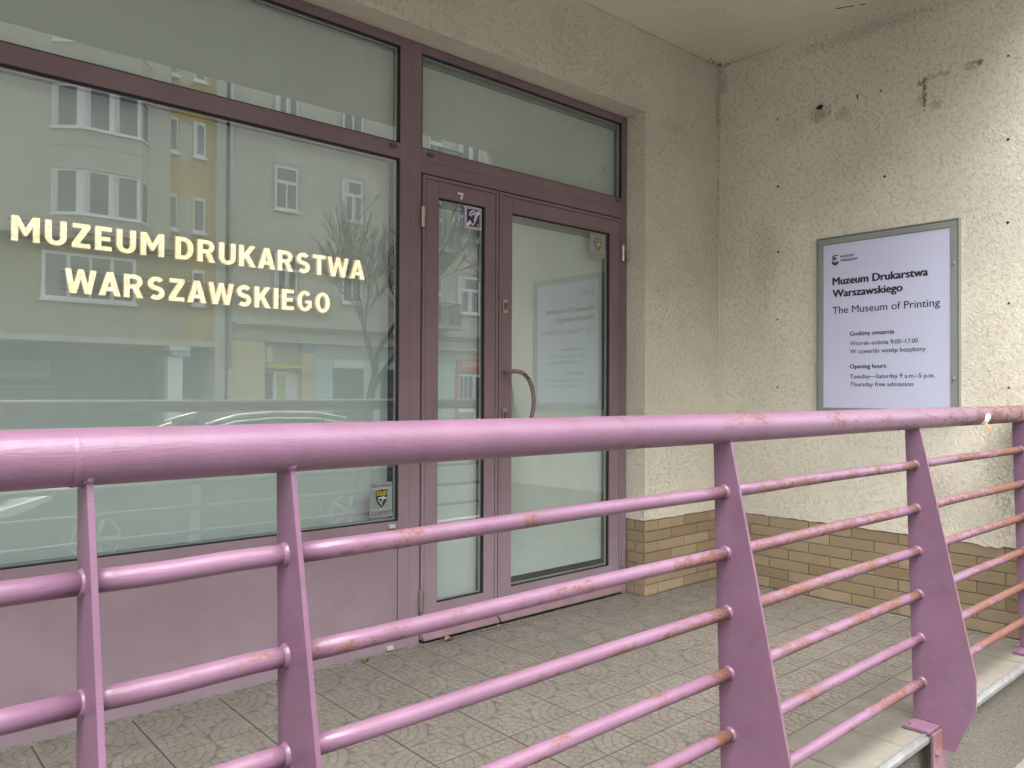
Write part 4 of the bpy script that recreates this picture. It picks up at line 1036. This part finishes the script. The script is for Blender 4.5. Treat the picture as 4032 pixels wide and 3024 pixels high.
# street level of the tenement, from left to right
SH = OZ(2.9399)
MB().box(XR0, OX(11.5), YO-9, YO-0.10, ZG, SH).build('cream_shop_wall', 'ocream', tb)
sf = MB().box(OX(11.5)+0.001, OX(12.88), YO-9, YO-0.45, ZG, SH).build('shopfront', 'ocorn', tb)
MB().box(OX(11.6), OX(12.86), YO-0.449, YO+0.15, OZ(1.98), OZ(2.10)).build('awning', 'yellow', sf)
MB().box(OX(11.62), OX(11.88), YO-0.449, YO-0.40, ZG+0.3, OZ(1.80)).build('shop_window', 'opane', sf)
MB().box(OX(11.92), OX(12.55), YO-0.449, YO-0.39, ZG, OZ(1.86)).build('shop_door', 'owhite', sf)
MB().box(OX(12.05), OX(12.38), YO-0.389, YO-0.38, ZG+0.4, OZ(1.76)).build('poster', 'ogreen', sf)
nb = MB().box(OX(11.66), OX(11.88), YO-0.449, YO-0.38, OZ(2.18), OZ(2.72)).build('notice_board', 'owhite', sf)
MB().box(OX(12.56), OX(12.86), YO-0.449, YO-0.42, ZG, OZ(1.8)).build('shop_window', 'owhite', sf)
MB().box(OX(12.88)+0.001, OX(13.35), YO-9, YO-0.05, ZG, OZ(2.55)).build('salmon_pilaster', 'opink', tb)
MB().box(OX(12.88)+0.001, OX(13.35), YO-9, YO-0.04, OZ(2.551), SH).build('house_plate', 'oblue', tb)
MB().box(OX(13.05), OX(13.32), YO-0.049, YO-0.02, OZ(1.72), OZ(1.93)).build('intercom_plate', 'ocorn', tb)
MB().box(OX(12.90), OX(13.0), YO-0.049, YO-0.02, OZ(1.57), OZ(1.70)).build('intercom_plate', 'ocorn', tb)
tw = MB().box(OX(13.35)+0.001, OX(19.8), YO-9, YO-0.15, ZG, SH).build('teal_shop_wall', 'oteal', tb)
MB().box(OX(13.36), OX(19.79), YO-0.1495, YO-0.14, OZ(2.36), SH).build('fascia', 'ocorn', tw)
MB().box(OX(14.15), OX(15.45), YO-0.1495, YO-0.13, ZG+0.3, OZ(2.03)).build('shop_window', 'opane', tw)
MB().box(OX(16.2), OX(18.5), YO-0.1495, YO-0.13, ZG+0.3, OZ(2.03)).build('shop_window', 'opane', tw)
for k in range(6): MB().box(OX(14.17)+k*0.245, OX(14.17)+k*0.245+0.215, YO-0.139, YO-0.10, OZ(2.06), OZ(2.34)).build('letter_tile', 'owhite', tw)
MB().box(OX(19.8)+0.001, XR1, YO-9, YO-0.15, ZG, SH).build('grey_shop_wall', 'ocorn', tb)
rs = MB().box(OX(19.89), OX(21.7), YO-0.149, YO-0.05, OZ(1.97), OZ(2.54)).build('shop_sign', 'ored', tb)
link('shop_sign_text', place(text_mesh('SPO\u017bYWCZY', 'shop_sign_text', 0.20, 1.75, 0.02), lambda a, b, c: (OX(21.65)-a, YO-0.047+c, OZ(2.24)+b)), 'owhite', rs)
MB().box(OX(19.86), OX(19.97), YO-0.149, YO-0.06, ZG, OZ(1.969)).build('red_jamb', 'ored', tb)
sash(tb, OX(20.0), OX(20.75), ZG+0.7, OZ(1.90), YO-0.13, [(.05, .3, .05, .95), (.36, .62, .05, .95), (.68, .95, .05, .95)])
sash(tb, OX(20.8), OX(21.6), ZG+0.2, OZ(1.90), YO-0.13, [(.1, .9, .05, .95)], 'shop_door')

# ------------------------------------------------------------------ bare trees by the far kerb
def bare_tree(label, x, y, seed, H, lean):
    t = thing('bare_tree', (x, y, ZG), label, 'tree', 'bare street trees')
    rn = random.Random(seed); tr, lm = MB(), MB()
    def grow(p, dvec, ln, rad, lev, mb):
        pts_, rads_ = [p], [rad]; q = p.copy(); dd = dvec.copy(); n = 4 if lev < 3 else 3
        for i in range(n):
            dd = (dd+Vector((rn.gauss(0, .12), rn.gauss(0, .12), rn.gauss(0.03, .08)))).normalized()
            q = q+dd*ln/n; pts_.append(q.copy()); rads_.append(max(0.013, rad*(1-0.42*(i+1)/n)))
        mb.tube(pts_, rads_, 9 if lev == 0 else (6 if lev < 3 else 4), False)
        if lev >= 6: return
        kids = [4, 3, 3, 3, 3, 2][lev]
        for k in range(kids):
            i = rn.randint(max(1, n-2), n) if k else n
            ax = Vector((rn.gauss(0, 1), rn.gauss(0, 1), rn.gauss(0.25, .5))).normalized()
            nd = (dd*1.0+ax*(0.62 if k else 0.3)+Vector((0, 0, 0.12))).normalized()
            grow(pts_[i], nd, ln*rn.uniform(.62, .86), rads_[i]*(0.80 if k == 0 else rn.uniform(.5, .7)), lev+1, lm)
    grow(Vector((x, y, ZG)), Vector((lean, 0, 1)).normalized(), H*0.27, 0.19, 0, tr)
    tr.build('trunk', 'bark', t, smooth=True); lm.build('crown', 'bark', t, smooth=True)
bare_tree('bare winter tree mirrored at the right of the big window', 14.9, -18.9, 4, 11.0, -0.03)
bare_tree('bare winter tree whose branches are mirrored in the narrow door', 19.6, -17.6, 9, 10.5, 0.05)

# ------------------------------------------------------------------ parked car on the near kerb
car = thing('parked_car', (3.3, -3.0, ZG-0.125), 'dark parked car with chrome window trim, mirrored low in the big window', 'car')
MAT['carpaint'] = plain('dark grey car paint', (0.035, 0.038, 0.042), 0.22, 0.3, 0.05, 2)
MAT['carglass'] = plain('tinted car glass', (0.012, 0.014, 0.014), 0.03, 0, 0, 1, 0, 0.8)
MAT['chrome'] = plain('chrome trim', (0.85, 0.85, 0.85), 0.08, 1.0, 0.02)
MAT['tyre'] = plain('tyre rubber', (0.02, 0.02, 0.02), 0.85)
MAT['lamp'] = plain('clear headlamp', (0.75, 0.78, 0.80), 0.05, 0.3, 0.05, 8)
GZ = ZG-0.125; CX, CYc = 1.05, -3.02
def loft(rows):
    """rows: list of (x, [(y, z), ...]) -> closed skin"""
    mb_ = MB(); n_ = len(rows[0][1])
    vs_ = [(x, y_, z_) for x, sec in rows for (y_, z_) in sec]; fs_ = []
    for i in range(len(rows)-1):
        for j in range(n_): fs_.append((i*n_+j, i*n_+(j+1) % n_, (i+1)*n_+(j+1) % n_, (i+1)*n_+j))
    fs_ += [tuple(range(n_)), tuple((len(rows)-1)*n_+j for j in range(n_-1, -1, -1))]
    return mb_.add(vs_, fs_)
def section(hw, zb, zs, zt, crown):
    """lower body ring: sill, flank, shoulder, bonnet or boot top"""
    h = [(hw*0.92, zb), (hw*0.985, zb+0.12), (hw, zb+(zs-zb)*0.55), (hw*0.985, zs-0.06), (hw*0.93, zs), (hw*0.60, zt), (0, zt+crown)]
    full = [(CYc+a, GZ+b) for a, b in h] + [(CYc-a, GZ+b) for a, b in h[-2::-1]]
    return full
rows = [(0.00, .62, .32, .50, .52, .01), (0.06, .74, .22, .62, .66, .01), (0.22, .84, .19, .70, .76, .015), (0.60, .88, .18, .80, .87, .02), (1.10, .895, .17, .87, .95, .02), (1.45, .90, .17, .91, .985, .02),
        (2.2, .90, .17, .93, .96, .0), (3.1, .90, .17, .95, .97, .0), (3.8, .895, .18, .965, 1.0, .01), (4.15, .87, .22, .96, 1.02, .015), (4.32, .80, .28, .88, .94, .01), (4.38, .70, .36, .70, .72, .0)]
bd = loft([(CX+x, section(hw, zb, zs, zt, c_)) for x, hw, zb, zs, zt, c_ in rows]).build('body', 'carpaint', car, smooth=True)
# greenhouse: glass hull with roof skin
gh = [(1.25, .66, .95, .97), (1.75, .70, .95, 1.24), (2.15, .66, .95, 1.405), (2.7, .65, .95, 1.445), (3.3, .64, .96, 1.43), (3.75, .62, .97, 1.35), (4.05, .62, .98, 1.17), (4.2, .60, 1.0, 1.02)]
def gsec(hw, zb, zt, full=True):
    lw = 0.86
    h = [(lw, zb-0.03), (lw*0.985, zb+0.02), (lw-(lw-hw)*0.75*((zt-zb)/0.48), zb+(zt-zb)*0.78), (hw+0.02, zt-0.035) if zt-zb > .2 else (hw+.1, zt-.01), (hw*0.55, zt), (0, zt+0.012)]
    return [(CYc+a, GZ+b) for a, b in h] + [(CYc-a, GZ+b) for a, b in h[-2::-1]]
loft([(CX+x, gsec(hw, zb, zt)) for x, hw, zb, zt in gh]).build('cabin_glass', 'carglass', car, smooth=True)
rf = MB(); rr_ = [(2.02, .62, 1.375), (2.3, .655, 1.432), (2.7, .66, 1.458), (3.3, .65, 1.443), (3.78, .62, 1.36)]
vs_, fs_ = [], []
for x, hw, z in rr_:
    for s in (-1, -.93, -.5, 0, .5, .93, 1): vs_.append((CX+x, CYc+s*hw, GZ+z+0.016*(1-s*s)-(0.02 if abs(s) == 1 else 0)))
for i in range(len(rr_)-1):
    for j in range(6): fs_.append((i*7+j, i*7+j+1, (i+1)*7+j+1, (i+1)*7+j))
ro_ = MB().add(vs_, fs_).build('roof', 'carpaint', car, smooth=True); md = ro_.modifiers.new('t', 'SOLIDIFY'); md.thickness = 0.02
for s in (-1, 1):
    def side(x, z, k): return (CX+x, CYc+s*k, GZ+z)
    arc1 = [side(1.36, 1.00, .865), side(1.65, 1.16, .80), side(1.95, 1.30, .735), side(2.25, 1.385, .69), side(2.7, 1.418, .672), side(3.2, 1.408, .67), side(3.6, 1.34, .68), side(3.9, 1.20, .72)]
    MB().tube(arc1, 0.013, 8).build('window_trim', 'chrome', car, smooth=True)
    arc2 = [side(1.95, 1.36, .66), side(2.3, 1.455, .625), side(2.75, 1.487, .62), side(3.25, 1.473, .615), side(3.65, 1.40, .60)]
    MB().tube(arc2, 0.016, 8).build('roof_bar', 'chrome', car, smooth=True)
    MB().tube([side(1.36, .985, .872), side(2.4, .985, .875), side(3.9, 1.0, .865)], 0.011, 8).build('belt_trim', 'chrome', car, smooth=True)
    for x in (2.45, 3.32): MB().tube([side(x, .985, .868), side(x-.02, 1.40, .678)], 0.022, 6).build('door_pillar', 'carpaint', car)
    for x in (0.86, 3.50):
        wh = MB(); yc = CYc+s*0.80
        prof_ = [(0.0, .09), (.20, .105), (.25, .10), (.305, .095), (.325, .06), (.325, -.06), (.30, -.095), (0, -.09)]
        wv, wf = [], []; n_ = 28
        for i in range(n_):
            a = 2*math.pi*i/n_
            for (q, o_) in prof_: wv.append((CX+x+q*math.cos(a), yc+s*o_, GZ+0.325+q*math.sin(a)))
        m_ = len(prof_)
        for i in range(n_):
            for j in range(m_-1): wf.append((i*m_+j, i*m_+j+1, ((i+1) % n_)*m_+j+1, ((i+1) % n_)*m_+j))
        wo_ = MB().add(wv, wf).build('wheel', 'tyre', car, smooth=True)
        rm = MB()
        for i in range(5):
            a = 2*math.pi*i/5; rm.tube([(CX+x, yc+s*0.112, GZ+.325), (CX+x+.19*math.cos(a), yc+s*0.108, GZ+.325+.19*math.sin(a))], 0.022, 6)
        rm.tube([(CX+x+.205*math.cos(2*math.pi*i/24), yc+s*0.104, GZ+.325+.205*math.sin(2*math.pi*i/24)) for i in range(25)], 0.014, 6, False)
        rm.build('rim', 'ocorn', wo_, smooth=True)
    hl = MB().prism([(CX+0.02, GZ+.60), (CX+.10, GZ+.66), (CX+.48, GZ+.77), (CX+.52, GZ+.73), (CX+.20, GZ+.60)], XZ, CYc+s*.60, CYc+s*.885)
    hl.build('headlight', 'lamp', car, bevel=0.01)
    MB().prism([(CX+1.40, GZ+.98), (CX+1.56, GZ+.98), (CX+1.58, GZ+1.10), (CX+1.44, GZ+1.08)], XZ, CYc+s*.90, CYc+s*1.06).build('side_mirror', 'carpaint', car, bevel=0.02)
gl_ = MB()
for k in range(3): gl_.box(CX-0.012, CX+0.02, CYc-.38+.03*k, CYc+.38-.03*k, GZ+.50-.06*k, GZ+.525-.06*k)
gl_.build('grille', 'chrome', car)
MB().box(CX-0.02, CX-0.004, CYc-.26, CYc+.26, GZ+.30, GZ+.36).build('number_plate', 'owhite', car)
